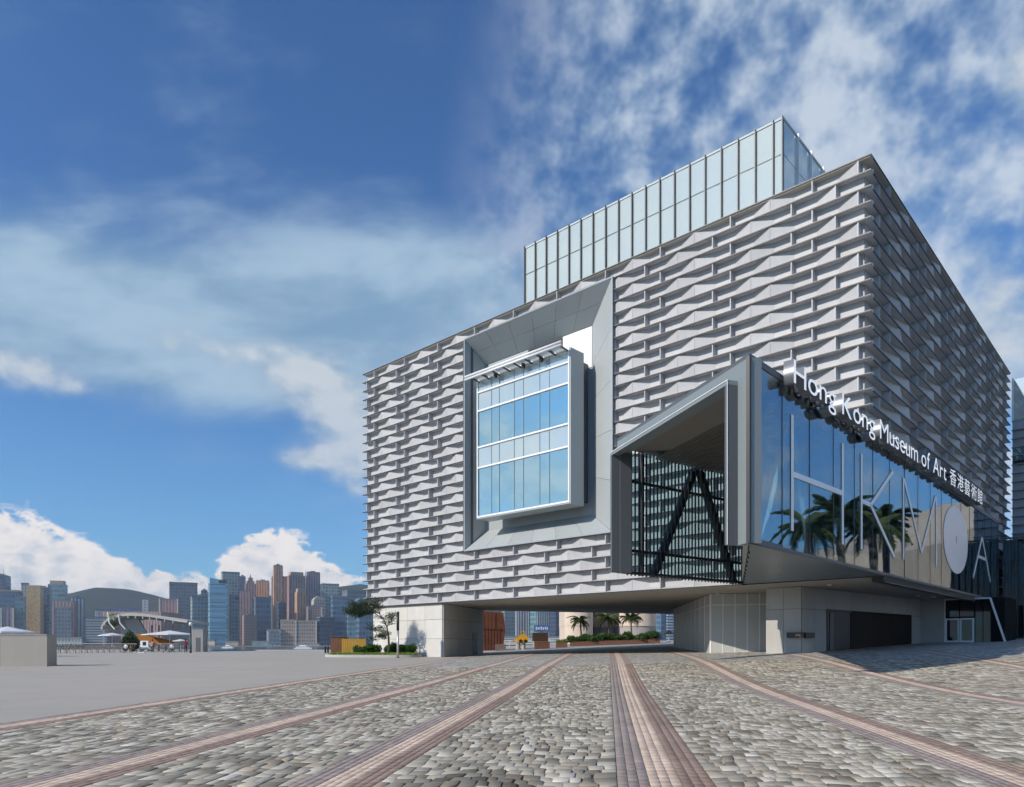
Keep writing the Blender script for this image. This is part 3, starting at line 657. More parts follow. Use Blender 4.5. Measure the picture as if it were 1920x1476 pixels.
for s0, s1 in ((2.6, 5.9), (9.4, 6.3)):
    A_ = Jv + ed*s0 - en*.0; B_ = Jv + ed*s1 - en*.0
    mb = MB(); mb.bar((A_.x, A_.y, BXZ0), (B_.x, B_.y, OT + .1), .34, .30); mb.build('brace', m_black, box)
mb = MB(); A_ = Jv + ed*.2 + en*.25; B_ = Ev + en*.25; mb.bar((A_.x, A_.y, BXZ0 + .02), (B_.x, B_.y, BXZ0 + .02), .26, .12); mb.build('screen_sill', m_black, box)
for i in range(10):             # return screen from K back to E
    t_ = .12 + .86*i/9; c_ = Kv.lerp(Ev, t_); mb = MB(); mb.box(c_.x - .03, c_.x + .03, c_.y - .1, c_.y + .1, BXZ0 - .12, OT + .25); mb.build('screen_slat', m_sl, box)
# right-hand glass wall
gb = [-15.6, -12.82] + [-12.82 + 2.69*i for i in range(1, 17)]; GA = .7
for i in range(len(gb) - 1):
    e_ = random.uniform(-.006, .006); mb = MB()
    mb.add([(GA, gb[i] + .02 + (.07 if i == 0 else 0), 5.40), (GA + e_, gb[i+1] - .02, 5.40), (GA + e_*.5, gb[i+1] - .02, 11.60), (GA, gb[i] + .02 + (.07 if i == 0 else 0), 11.60),
            (GA - .03, gb[i] + .02, 5.40), (GA - .03, gb[i+1] - .02, 5.40), (GA - .03, gb[i+1] - .02, 11.60), (GA - .03, gb[i] + .02, 11.60)], [(0,1,2,3),(7,6,5,4),(0,4,5,1),(1,5,6,2),(2,6,7,3),(3,7,4,0)])
    mb.build('pane', g_box, box)
    mb = MB(); mb.box(GA - .16, GA + .012, gb[i+1] - .02, gb[i+1] + .02, 5.38, 11.62); mb.build('mullion', m_black, box)
mb = MB(); mb.box(GA - .12, GA + .03, K[1] + .02, gb[-1], BXZ0 - .02, 5.40); mb.build('sill', m_dgray, box)
mb = MB(); mb.box(GA - .12, GA + .03, K[1] + .02, gb[-1], 11.60, BXZ1 - .003); mb.build('head', m_dgray, box)
mb = MB(); mb.box(GA - .09, GA + .035, K[1] - .06, K[1] + .08, BXZ0 - .01, BXZ1 - .004); mb.build('corner_post', m_black, box)
# interior: back wall along the museum, steel A-frames, slatted ceiling
m_in = mat('interior_wall', (.30, .36, .40), .8); m_steel = mat('interior_steel', (.55, .60, .63), .5)
mb = MB(); mb.box(-6.8, .0, -.022, -.018 + .01, 5.5, 11.6); mb.box(.03, .06, .0, 31, 5.5, 11.6); mb.build('inner_wall', m_in, box)
for b0, b1 in ((-13.6, -10.6), (-9.0, -11.2), (-6.6, -3.4), (-1.4, -4.0), (2.2, 5.0), (7.4, 4.8)):
    mb = MB(); mb.bar((.30 if b0 < 0 else .32, b0, 5.5), (.30 if b0 < 0 else .32, b1, 11.5), .18, .20); mb.build('steel_brace', m_steel, box)
mb = MB(); mb.box(-.9, -.5, -11.9, -11.5, 5.5, 11.6); mb.build('steel_column', m_steel, box)
for i in range(30):
    b_ = -14.0 + i*.45; mb = MB(); mb.box(on_KE(b_) + .3, .5, b_, b_ + .16, 10.95, 11.07); mb.build('ceiling_slat', m_slat, box)
mb = MB(); mb.prism([(K[0] - .2, K[1] + .3), (.6, -.1), (E[0] + .2, -.1)], 11.3, 11.4); mb.build('inner_ceiling', m_in, box)
# the four thin letters and the disc on the glass
def gl_pt(b_, z_): return Vector((GA + .022, b_, z_ + ZC))
def stroke(p_, q_, w_):
    A_, B_ = gl_pt(*p_), gl_pt(*q_); mb = MB(); mb.bar(tuple(A_), tuple(B_), w_, .012, up=(1, 0, 0)); return mb.build('letter_stroke', m_letter, box)
for p_, q_, w_ in (((-11.92, 8.83), (-11.92, 4.38), .24), ((-6.34, 8.88), (-6.34, 4.43), .24), ((-11.80, 6.56), (-6.46, 6.68), .22),
                   ((-3.8, 8.91), (-3.8, 4.46), .24), ((-3.68, 6.72), (-2.5, 6.72), .2), ((-2.45, 6.72), (1.16, 8.98), .22), ((-2.45, 6.72), (1.46, 4.55), .22),
                   ((3.06, 8.97), (3.06, 4.59), .26), ((3.2, 8.9), (6.71, 5.33), .24), ((6.71, 5.33), (9.9, 9.0), .24), ((10.05, 9.0), (10.05, 4.71), .26),
                   ((20.6, 4.85), (23.6, 8.0), .26), ((23.75, 8.0), (26.8, 4.92), .26), ((22.2, 6.5), (25.2, 6.5), .22)):
    stroke(p_, q_, w_)
mb = MB(); n_ = 64; pts = [(GA + .012, 15.3 + 3.45*math.cos(2*math.pi*i/n_), 6.93 + ZC + 2.2*math.sin(2*math.pi*i/n_)) for i in range(n_)]
mb.add(pts + [(p_[0] + .012, p_[1], p_[2]) for p_ in pts], [tuple(range(n_))[::-1], tuple(range(n_, 2*n_))] + [(i, (i+1) % n_, n_ + (i+1) % n_, n_ + i) for i in range(n_)])
mb.build('letter_disc', mat('disc_film', (.90, .91, .91), .3, spec=.6), box)
mb = MB(); mb.box(GA + .024, GA + .03, 15.2, 15.42, 6.75 + ZC, 7.2 + ZC); mb.build('disc_mark', m_gray, box)
# louvre band under the glass
mb = MB(); mb.box(.05, GA - .14, -.02, 31, 4.98, 5.26); louv = mb.build('louvre_band', m_black, museum)
for i in range(90):
    b_ = .1 + i*.34; mb = MB(); mb.box(GA - .14, GA - .02, b_, b_ + .06, 4.96, 5.27); mb.build('louvre_blade', mat('louvre', (.16, .155, .14), .5), louv)
for z_ in (4.94, 5.285): mb = MB(); mb.box(GA - .15, GA, -.04, 31, z_ - .02, z_ + .02); mb.build('louvre_rail', m_black, louv)
# --- raised sign letters along the roof edge
def glyph(ch, ext):
    c = bpy.data.curves.new('glyph', 'FONT'); c.body = ch; c.extrude = ext; c.resolution_u = 4
    o = bpy.data.objects.new('glyph', c); COL.objects.link(o); bpy.context.view_layer.update()
    me = bpy.data.meshes.new_from_object(o); bpy.data.objects.remove(o); bpy.data.curves.remove(c); return me
mb = MB(); mb.box(.45, .62, -13.2, 21.5, BXZ1 + .141, BXZ1 + .19); sign = mb.build('roof_sign', m_black, museum)
def put_letter(ch, b0, w_, zb_, hscale, wscale, parent, a0=1.0, dep=.19):
    me = glyph(ch, dep); co = np.zeros(len(me.vertices)*3); me.vertices.foreach_get('co', co); co = co.reshape(-1, 3)
    x0 = co[:, 0].min(); out_ = np.c_[a0 + co[:, 2], b0 + (co[:, 0] - x0)*wscale, zb_ + co[:, 1]*hscale]
    me.vertices.foreach_set('co', out_.ravel().astype(np.float32)); me.update()
    me.materials.clear(); me.materials.append(m_lit); me.materials.append(m_letside)
    for p_ in me.polygons: p_.material_index = 0 if abs(p_.normal.x) > .7 and p_.center.x > a0 else 1
    link('letter', me, parent)
txt = 'Hong Kong Museum of Art'
adv = []; x_ = 0
for ch in txt:
    if ch == ' ': x_ += .26; continue
    me = glyph(ch, 0); xs = [v_.co.x for v_ in me.vertices]; w_ = max(xs) - min(xs); bpy.data.meshes.remove(me)
    adv.append((ch, x_)); x_ += w_ + .095
sc_ = 23.3/(x_ - .095)
for ch, x0 in adv:
    b_ = -12.95 + x0*sc_; put_letter(ch, b_, 0, 11.42 + .012*(b_ + 13), 1.26 + .006*(b_+13), sc_, sign)
for i, ch in enumerate('香港藝術館'):
    b_ = 11.25 + i*2.03; put_letter(ch, b_, 0, 11.76 + .008*(b_ - 11), 1.12, 1.86, sign)
# --- concrete pier, entrance block, frosted room, vestibule, wing
def px_of(a_, b_):
    x_, y_ = wor2(a_, b_); return 960 + F*x_/y_
def t_at(P0, P1, px):
    lo, hi = 0., 1.3
    f0 = px_of(*P0) < px_of(*P1)
    for _ in range(50):
        m_ = (lo + hi)/2; p_ = px_of(P0[0] + (P1[0]-P0[0])*m_, P0[1] + (P1[1]-P0[1])*m_)
        if (p_ < px) == f0: lo = m_
        else: hi = m_
    return (lo + hi)/2
def wall_panels(par, P0, P1, ts, zs_, m, name='concrete_panel', th=.06, skip=(), gap=.012):
    """separate facing panels along the wall line P0-P1 (outside on the camera's side)"""
    p0, p1 = Vector((P0[0], P0[1], 0)), Vector((P1[0], P1[1], 0)); d = p1 - p0; L_ = d.length; d = d/L_; n_ = Vector((d.y, -d.x, 0))
    if n_.dot(Vector((11.65, -39.36, 0)) - p0) < 0: n_ = -n_
    for i in range(len(ts) - 1):
        for j in range(len(zs_) - 1):
            if (i, j) in skip: continue
            e_ = random.uniform(0, .006)
            A_ = p0 + d*(ts[i]*L_ + gap); B_ = p0 + d*(ts[i+1]*L_ - gap)
            q = [A_ + n_*(th + e_), B_ + n_*(th + e_), B_ + n_*.004, A_ + n_*.004]
            mb = MB(); mb.prism([(v_.x, v_.y) for v_ in q], zs_[j] + gap, zs_[j+1] - gap, 0, random.random()); mb.build(name, m, par, tone=True)
    return d, n_, L_
m_pan = mat('concrete_panel', (.58, .565, .53), .8, var=.07, scale=1.0, streak=.10, tonevar=.05, bump=.04)
PL, PR = (-42.75, .3), (-33.2, .3); PS0 = PR; PS1 = loc2(-2.9, 70.8)
mb = MB(); mb.prism([PL, PR, PS1, (PL[0], PS1[1] - 3)], -.5, ZB - .065)
pier = mb.build('concrete_pier', m_core, museum)
gzp = .72
wall_panels(pier, PL, PR, [0, .26, .52, .77, 1.0], [gzp - .6, 2.3, 3.9, ZB - .07], m_pan)
wall_panels(pier, PS0, PS1, [0, .33, .66, 1.0], [gzp - .6, 2.3, 3.9, ZB - .07], m_pan)
d_ = Vector((PS1[0]-PS0[0], PS1[1]-PS0[1], 0)); Ls = d_.length; d_ /= Ls; n_ = Vector((d_.y, -d_.x, 0))
if n_.dot(Vector((11.65, -39.36, 0)) - Vector((PS0[0], PS0[1], 0))) < 0: n_ = -n_
t0, t1 = t_at(PS0, PS1, 885), t_at(PS0, PS1, 894)
A_ = Vector((PS0[0], PS0[1], 0)) + d_*Ls*t0; B_ = Vector((PS0[0], PS0[1], 0)) + d_*Ls*t1
mb = MB(); mb.prism([tuple((p_ + n_*k_))[:2] for p_, k_ in ((A_, .09), (B_, .09), (B_, .0), (A_, .0))], .3, 2.95); mb.build('service_door', m_black, pier)
# entrance block
B0, B1, B2 = (-6.9, 3.22), (-4.76, 3.22), (-2.9, 21.5)
mb = MB(); mb.prism([B0, B1, B2, (-9, 21.5)], .2, ZB - .065); block = mb.build('entrance_block', m_core, museum)
m_pan2 = mat('smooth_concrete', (.43, .42, .40), .8, var=.08, scale=.9, streak=.08, tonevar=.05, bump=.04)
wall_panels(block, B0, B1, [0, .5, 1.0], [.3, 3.9, ZB - .07], m_pan2)
tA, tB, tC = t_at(B1, B2, 1548), t_at(B1, B2, 1594), t_at(B1, B2, 1708)
zh = 3.98
wall_panels(block, B1, B2, [0, tA*.5, tA], [.3, 3.9, ZB - .07], m_pan2)
wall_panels(block, B1, B2, [tA, tB, (tB + tC)/2, tC], [zh, ZB - .07], m_pan2)
wall_panels(block, B1, B2, [tC, 1.0], [.3, 3.9, ZB - .07], m_pan2)
m_brz = mat('bronze_panel', (.026, .019, .015), .6, metal=.0, spec=.12, var=.2, scale=.7)
wall_panels(block, B1, B2, [tB, tB + (tC-tB)*.33, tB + (tC-tB)*.66, tC], [.3, zh], m_brz, 'bronze_panel', .03)
wall_panels(block, B1, B2, [tA + .004, tB - .004], [.3, zh - .03], m_black, 'door_recess', .012)
dv = Vector((B2[0]-B1[0], B2[1]-B1[1], 0)); LB = dv.length; dv /= LB; nv = Vector((dv.y, -dv.x, 0))
if nv.dot(Vector((11.65, -39.36, 0)) - Vector((B1[0], B1[1], 0))) < 0: nv = -nv
P_ = Vector((B1[0], B1[1], 0))
def blk(t0, t1, n0, n1, z0, z1, name, m): 
    q = [P_ + dv*LB*t_ + nv*n_ for t_, n_ in ((t0, n1), (t1, n1), (t1, n0), (t0, n0))]; mb = MB(); mb.prism([(v_.x, v_.y) for v_ in q], z0, z1); return mb.build(name, m, block)
dr = blk(tA + .02, tA + (tB-tA)*.25, .02, .10, .3, zh - .2, 'door_leaf', m_dgray)
blk(tA, tB, .01, .11, zh - .12, zh - .0, 'door_frame', m_black); blk(tA - .0, tA + .012, .01, .11, .3, zh - .12, 'door_frame', m_black)
# small sign wrapping the block's corner
mb = MB(); mb.box(B1[0] - .75, B1[0] + .22, B1[1] - .36, B1[1] - .07, 2.18, 2.50); sg = mb.build('corner_sign', m_black, block)
blk(-.004, .055, .067, .30, 2.181, 2.499, 'corner_sign', m_black)
mb = MB()
for i in range(2): mb.box(B1[0] - .22 + i*.16, B1[0] - .09 + i*.16, B1[1] - .372, B1[1] - .362, 2.28, 2.41)
mb.build('sign_mark', mat('amber_mark', (.5, .26, .1), .5), block)
# frosted room under the soffit
A0, A1, A2 = loc2(13.39, 48.4), loc2(15.3, 67.7), loc2(18.6, 46.9)
mb = MB(); mb.prism([A1, A0, A2, (A2[0] + 1, A2[1] + 12)], .3, ZB - .065); fro = mb.build('frosted_room', mat('frost_core', (.30, .31, .30), .8), museum)
zt_ = 4.45
m_mul = mat('pale_mullion', (.80, .80, .78), .4)
for P0, P1, n_ in ((A1, A0, 9), (A0, A2, 7)):
    ts = [i/n_ for i in range(n_ + 1)]
    d_, nn, L_ = wall_panels(fro, P0, P1, ts, [.5, zt_, ZB - .07], m_frost, 'frosted_pane', .05, gap=.02)
    for t_ in ts:
        c_ = Vector((P0[0], P0[1], 0)) + d_*L_*t_; q = [c_ + d_*x_ + nn*y_ for x_, y_ in ((-.025, .002), (.025, .002), (.025, .085), (-.025, .085))]
        mb = MB(); mb.prism([(v_.x, v_.y) for v_ in q], .45, ZB - .068); mb.build('mullion', m_mul, fro)
    c0, c1 = Vector((P0[0], P0[1], 0)) + nn*.06, Vector((P1[0], P1[1], 0)) + nn*.06
    mb = MB(); mb.bar((c0.x, c0.y, zt_), (c1.x, c1.y, zt_), .05, .05); mb.build('transom', m_mul, fro)
# glass vestibule with white framed doors
VB = 21.45
mb = MB(); mb.box(-2.88, 2.4, VB + .4, VB + 5, 1.6, ZB - .07); vest = mb.build('vestibule', mat('vestibule_dark', (.012, .014, .016), .95, spec=.05), museum)
def vbox(a0, a1, z0, z1, name, m, b0=VB, th=.08): mb = MB(); mb.box(a0, a1, b0, b0 + th, z0, z1); return mb.build(name, m, vest)
def slv(px, b_): 
    lo, hi = -8., 12.
    for _ in range(50):
        m_ = (lo + hi)/2
        if px_of(m_, b_) < px: lo = m_
        else: hi = m_
    return lo
aL, aR, aS, aD = slv(1772, VB), slv(1827, VB), slv(1857, VB), slv(1886, VB)
gz = 1.75 + .22; dz_ = 3.72
mb = MB(); mb.box(-2.9, aL - .05, VB - .02, VB + .3, 1.4, ZB - .08); mb.build('side_wall', m_pan2, vest)
for a0, a1 in ((aL, (aL + aR)/2), ((aL + aR)/2, aR)):
    f_ = vbox(a0 + .12, a1 - .12, gz + .12, dz_ - .1, 'door', g_dark, VB + .02, .04)
    for q in ((a0 + .02, a0 + .12, gz, dz_), (a1 - .12, a1 - .02, gz, dz_)): vbox(*q, 'door_frame', m_white)
    vbox(a0 + .12, a1 - .12, gz, gz + .12, 'door_frame', m_white); vbox(a0 + .12, a1 - .12, dz_ - .1, dz_, 'door_frame', m_white)
    vbox(a0 + .03, a1 - .03, dz_ + .12, ZB - .2, 'fanlight', g_dark, VB + .02, .04)
vbox(aL - .06, aL + .015, gz, ZB - .18, 'frame_post', m_white, VB - .02, .12); vbox(aL - .06, aS, ZB - .19, ZB - .09, 'frame_head', m_white, VB - .02, .12)
vbox(aR + .06, aR + .5, gz, ZB - .2, 'side_light', g_dark, VB + .02, .04); vbox(aR + .55, aS, gz, ZB - .2, 'side_light', g_dark, VB + .02, .04)
mb = MB(); mb.bar((aS, VB - .05, ZB - .14), (aD, VB - .05, gz - .1), .10, .12); mb.build('slanted_mast', m_white, vest)
# dark glazed wing with upright fins, and the clad wing beyond the far corner
mb = MB(); mb.box(.85, 4.3, 31.2, 40.9, .8, 10.35); dw = mb.build('dark_glazed_wing', g_dark, museum)
for i in range(8):
    a_ = .95 + i*.45; mb = MB(); mb.box(a_ - .03, a_ + .03, 30.95, 31.2, 1.0, 10.45); mb.build('fin', mat('dark_fin', (.05, .055, .065), .4), dw)
mb = MB(); mb.box(.75, 4.4, 30.9, 31.25, 10.40, 10.52); mb.build('coping', m_dgray, dw)
mb = MB(); mb.box(.02, 4.4, 41.5, 60, 10, ZB + 17.3*1.0); wing = mb.build('clad_wing', m_core, museum)
wz1 = 22.55
for k_ in range(15):
    z_ = 10.5 + k_*.8
    if z_ > wz1: break
    for a0, a1 in ((.05, 4.4),):
        if 18.7 < z_ + .4 < 20.3: continue
        mid = a0 + 2.2 + (.6 if k_ % 2 else -.6)
        mb = MB()
        for (s0, d0), (s1, d1) in (((a0, .30), (mid, .05)), ((mid, .05), (a1, .30))):
            mb.add([(s0, 41.05 + d0, z_), (s1, 41.05 + d1, z_), (s1, 41.05 + d1, z_ + .78), (s0, 41.05 + d0, z_ + .78), (s0, 41.1 + d0, z_), (s1, 41.1 + d1, z_), (s1, 41.1 + d1, z_ + .78), (s0, 41.1 + d0, z_ + .78)], [(0,1,2,3),(7,6,5,4),(0,4,5,1),(2,6,7,3)], 0, random.random())
        mb.build('cladding_panel', m_clad, wing, tone=True)
    mb = MB(); mb.box(.02, 4.4, 40.98, 41.5, z_ - .05, z_); mb.build('ledge', m_ledge, wing); mb = MB(); mb.box(.02, 4.4, 40.96, 41.0, z_ - .08, z_ - .045); mb.build('drip_edge', m_trim, wing)
mb = MB(); mb.box(.1, 4.4, 41.0, 41.3, 18.8, 20.1); mb.build('ribbon_window', glass('ribbon_glass', (.2, .4, .45), .3, .45, (.8, .95, 1), body=(.03, .14, .17)), wing)
for i in range(2):
    a0 = .1 + i*2.15; mb = MB(); mb.box(a0 + .05, a0 + 2.1, 41.2, 41.3, wz1 + .1, 26.3); mb.build('pane', g_pent, wing); mb = MB(); mb.box(a0 - .05, a0 + .05, 41.0, 41.3, wz1, 26.5); mb.build('mullion', m_white, wing)
mb = MB(); mb.box(0.0, 4.5, 41.32, 60, wz1 - .02, 26.45); mb.build('upper_storey', mat('glasshouse_core', (.5, .56, .56), .8), wing)
for px, py, in ((1555, 1094), (1722, 1115), (1750, 1117), (1345, 1111)):     # small soffit lamps
    dpt = (ZB - ZC)*F/(1210 - py); la, lb = loc2((px - 960)/F*dpt, dpt); mb = MB(); mb.tube([(la, lb, ZB - .05), (la, lb, ZB - .13)], .12, 12); mb.build('soffit_lamp', m_white, museum)
# ------------------------------------------------------------------ vegetation helpers
def leaf_mat(name, col, var=.35):
    m = bpy.data.materials.new(name); m.use_nodes = True; t = m.node_tree; b = t.nodes['Principled BSDF']; b.inputs['Roughness'].default_value = .55; b.inputs['Specular IOR Level'].default_value = .3
    at = N(t, 'ShaderNodeAttribute'); at.attribute_name = 'tone'
    c_ = cmix(t, at.outputs['Fac'], rgb([x_*(1 - var) for x_ in col]), rgb([col[0]*(1 + var*1.2), col[1]*(1 + var), col[2]*(1 + var*.4)]))
    t.links.new(c_, b.inputs['Base Color'])
    tl = N(t, 'ShaderNodeBsdfTranslucent'); t.links.new(c_, tl.inputs[0]); mx = N(t, 'ShaderNodeMixShader'); mx.inputs[0].default_value = .28
    t.links.new(b.outputs[0], mx.inputs[1]); t.links.new(tl.outputs[0], mx.inputs[2]); t.links.new(mx.outputs[0], t.nodes['Material Output'].inputs[0]); MATS[name] = m; return m
m_bark = mat('bark', (.12, .095, .075), .9, var=.2, scale=6)
m_leaf = leaf_mat('tree_leaf', (.055, .085, .045)); m_shrub = leaf_mat('shrub_leaf', (.055, .12, .025)); m_lime = leaf_mat('lime_cover', (.20, .30, .05)); m_palm = leaf_mat('palm_leaf', (.095, .125, .045))
def leaves(mb, c, r, n, size, flat=1.0):
    for _ in range(n):
        d = Vector(rng.normal(size=3)); d.normalize(); p_ = Vector(c) + Vector((d.x*r[0], d.y*r[1], d.z*r[2]))*(rng.random()**.45)
        u_ = Vector(rng.normal(size=3)).normalized(); w_ = u_.orthogonal().normalized(); s_ = size*rng.uniform(.6, 1.3)
        mb.add([tuple(p_ - w_*s_*.32), tuple(p_ + u_*s_*.55), tuple(p_ + w_*s_*.32), tuple(p_ - u_*s_*.55)], [(0, 1, 2, 3)], 0, float(np.clip(.45 + .35*(d.z) + rng.normal()*.2, 0, 1)))
def shrub(name, x_, y_, z_, r, h, n, m, label, cat='shrub', group=None, size=.16):
    o = empty(name, (x_, y_, z_)); mb = MB()
    for _ in range(5):
        q = (rng.normal()*r*.35, rng.normal()*r*.35, h*rng.uniform(.4, .7)); leaves(mb, q, (r*.6, r*.6, h*.42), n//5, size)
    mb.build('foliage', m, o, tone=True)
    mb = MB()
    for _ in range(4): mb.tube([(rng.normal()*.05, rng.normal()*.05, -.1), (rng.normal()*r*.3, rng.normal()*r*.3, h*.6)], [.025, .012], 5)
    mb.build('stem', m_bark, o); tag(o, label, cat, group); return o
def frond_mesh(L_, droop, nl=26):
    mb = MB(); pts = []
    for i in range(11):
        t_ = i/10; pts.append(Vector((L_*t_*(1 - .12*t_), 0, L_*(.42*t_ - droop*t_*t_))))
    mb.tube([tuple(p_) for p_ in pts], [.035*(1 - .85*i/10) for i in range(11)], 5, 0, tone=.6)
    for i in range(nl):
        t_ = .10 + .9*i/nl; j = min(int(t_*10), 9); p_ = pts[j].lerp(pts[j+1], t_*10 - j); ll = L_*.30*math.sin(math.pi*min(1, .15 + t_*.82))
        for sgn in (-1, 1):
            tip = p_ + Vector((ll*.55, sgn*ll*.72, -ll*(.30 + .35*rng.random()))); w_ = Vector((.035, 0, .015))
            mb.add([tuple(p_ - w_), tuple(p_ + w_), tuple(tip)], [(0, 1, 2)], 0, float(rng.uniform(.2, .9)))
    return mb
FR = []
for dr_ in (.45, .75, 1.05):
    o = frond_mesh(1.0, dr_).build('frond', m_palm, None, tone=True); FR.append(o.data); bpy.data.objects.remove(o)
def palm(x_, y_, z_, h, fl, label, group, lean=0.0, nf=22):
    o = empty('palm_tree', (x_, y_, z_)); mb = MB(); n = 12
    pts = [(lean*h*(i/n)**2, 0, h*i/n - .1) for i in range(n + 1)]
    mb.tube(pts, [h*.030*(1.35 - .5*i/n) + (.01 if i % 2 else 0) for i in range(n + 1)], 9); mb.build('trunk', m_bark, o, smooth=True)
    for i in range(nf):
        f_ = link('frond', FR[i % 3], o); f_.location = (pts[-1][0], 0, h - .12); f_.rotation_euler = (rng.normal()*.1, rng.uniform(-.75, .55), 2*math.pi*(i*.382 + rng.random()*.06)); f_.scale = (fl*rng.uniform(.85, 1.1),)*3
    tag(o, label, 'palm', group); return o
ORD = ['nearest', 'second', 'third', 'fourth', 'fifth', 'sixth', 'seventh', 'eighth', 'ninth', 'tenth', 'eleventh']
# ------------------------------------------------------------------ planter island, tree and lamp by the pier
def at_px(px, y_): return (px - 960)/F*y_
def poly_smooth(cx, cy, rx, ry, n=40, pw=2.6):
    out = []
    for i in range(n):
        a_ = 2*math.pi*i/n; c_, s_ = math.cos(a_), math.sin(a_)
        out.append((cx + rx*math.copysign(abs(c_)**(2/pw), c_), cy + ry*math.copysign(abs(s_)**(2/pw), s_)))
    return out
px_c, py_c = at_px(700, 60.2), 60.2
ox, oy = px_c, py_c; gz0 = g(ox, oy)
isl = empty('planter_island', (0, 0, 0)); tag(isl, 'kerbed planting island beside the pale concrete pier', 'planter')
def rot_pts(pts, ang, cx, cy): return [(cx + (x_-cx)*math.cos(ang) - (y_-cy)*math.sin(ang), cy + (x_-cx)*math.sin(ang) + (y_-cy)*math.cos(ang)) for x_, y_ in pts]
ring_o = rot_pts(poly_smooth(ox, oy, 4.1, 1.6), -.12, ox, oy); ring_i = rot_pts(poly_smooth(ox, oy, 3.95, 1.45), -.12, ox, oy)
mb = MB(); n = len(ring_o)
for i in range(n):
    j = (i+1) % n
    mb.add([(*ring_o[i], gz0 - .2), (*ring_o[j], gz0 - .2), (*ring_o[j], gz0 + .2), (*ring_o[i], gz0 + .2), (*ring_i[i], gz0 - .2), (*ring_i[j], gz0 - .2), (*ring_i[j], gz0 + .2), (*ring_i[i], gz0 + .2)], [(0,1,2,3),(5,4,7,6),(3,2,6,7)])
mb.build('kerb', mat('kerb_stone', (.45, .44, .41), .8, var=.08, scale=2), isl)
mb = MB(); mb.prism(ring_i, gz0 - .15, gz0 + .14); mb.build('soil', mat('soil', (.06, .045, .03), .95), isl)
mb = MB()
for _ in range(5200):
    a_ = rng.uniform(0, 2*math.pi); r_ = math.sqrt(rng.random()); x_, y_ = ox + r_*3.85*math.cos(a_), oy + r_*1.4*math.sin(a_)
    (x_, y_), = rot_pts([(x_, y_)], -.12, ox, oy); h_ = rng.uniform(.12, .30); w_ = .05; t2 = rng.uniform(0, math.pi)
    dx, dy = math.cos(t2)*w_, math.sin(t2)*w_; tx, ty = rng.normal()*.07, rng.normal()*.07
    mb.add([(x_ - dx, y_ - dy, gz0 + .14), (x_ + dx, y_ + dy, gz0 + .14), (x_ + tx, y_ + ty, gz0 + .14 + h_)], [(0, 1, 2)], 0, float(rng.random()))
o = stuff(mb.build('ground_cover', m_lime, None, tone=True)); o['label'] = 'lime green ground cover filling the kerbed island'; o['category'] = 'ground cover'
for i, (px, dy, h_) in enumerate(((672, .9, .85), (690, .7, .95), (707, .9, 1.0), (726, .8, 1.0), (742, .8, 1.05), (757, .6, 1.0), (771, .4, .95))):
    y_ = oy + dy*.8; shrub('leafy_shrub', at_px(px, y_), y_, gz0 + .12, .62, h_, 900, m_shrub, 'dark green hedge shrub on the kerbed island, ' + ORD[6 - i] + (' to' if i == 6 else ' from') + ' the concrete pier', 'shrub', 'hedge shrubs on the kerbed island', .15)
# tree
tx, ty = at_px(728, oy - .3), oy - .3
tree = empty('island_tree', (tx, ty, gz0 + .1)); tag(tree, 'slender leaning tree with airy dark crown on the kerbed island', 'tree')
mb = MB(); tr = [(0, 0, -.1), (.05, 0, .8), (.02, 0, 1.6), (-.12, .02, 2.4), (-.38, .05, 3.0), (-.75, .05, 3.5)]
mb.tube(tr, [.10, .085, .075, .065, .05, .035], 9)
limbs = [((-.02, 0, 1.9), (-.6, .2, 2.2), (-1.3, .3, 2.35)), ((-.1, 0, 2.4), (.3, -.2, 3.0), (.45, -.2, 3.5)), ((-.38, 0, 3.0), (-1.2, .1, 3.6), (-2.2, .1, 3.9)), ((-.7, 0, 3.5), (-1.6, -.3, 4.1), (-2.6, -.2, 4.3)), ((-.7, 0, 3.5), (-.9, .3, 4.1), (-1.2, .3, 4.6)), ((-1.2, .1, 3.6), (-2.4, .3, 3.5), (-3.2, .2, 3.7)), ((.02, 0, 1.7), (-.5, -.3, 1.75), (-1.1, -.3, 1.6))]
for L_ in limbs: mb.tube(L_, [.045, .03, .012], 6)
mb.build('trunk', m_bark, tree, smooth=True)
mb = MB()
for L_ in limbs:
    for t_ in np.linspace(.25, 1.15, 7):
        a_, b_, c_ = (Vector(p_) for p_ in L_); p_ = a_.lerp(b_, min(1, t_*2)) if t_ < .5 else b_.lerp(c_, (t_ - .5)*2)
        for _ in range(2):
            q = p_ + Vector((rng.normal()*.22, rng.normal()*.22, rng.normal()*.12)); leaves(mb, tuple(q), (.48, .42, .22), 52, .10)
for c_ in ((-2.6, 0, 4.1), (-2.0, .2, 4.4), (-3.0, 0, 3.8), (-2.2, -.2, 3.7), (-1.4, 0, 4.3), (-2.7, .2, 3.5)): leaves(mb, c_, (.85, .6, .36), 330, .11)
mb.build('crown', m_leaf, tree, tone=True)
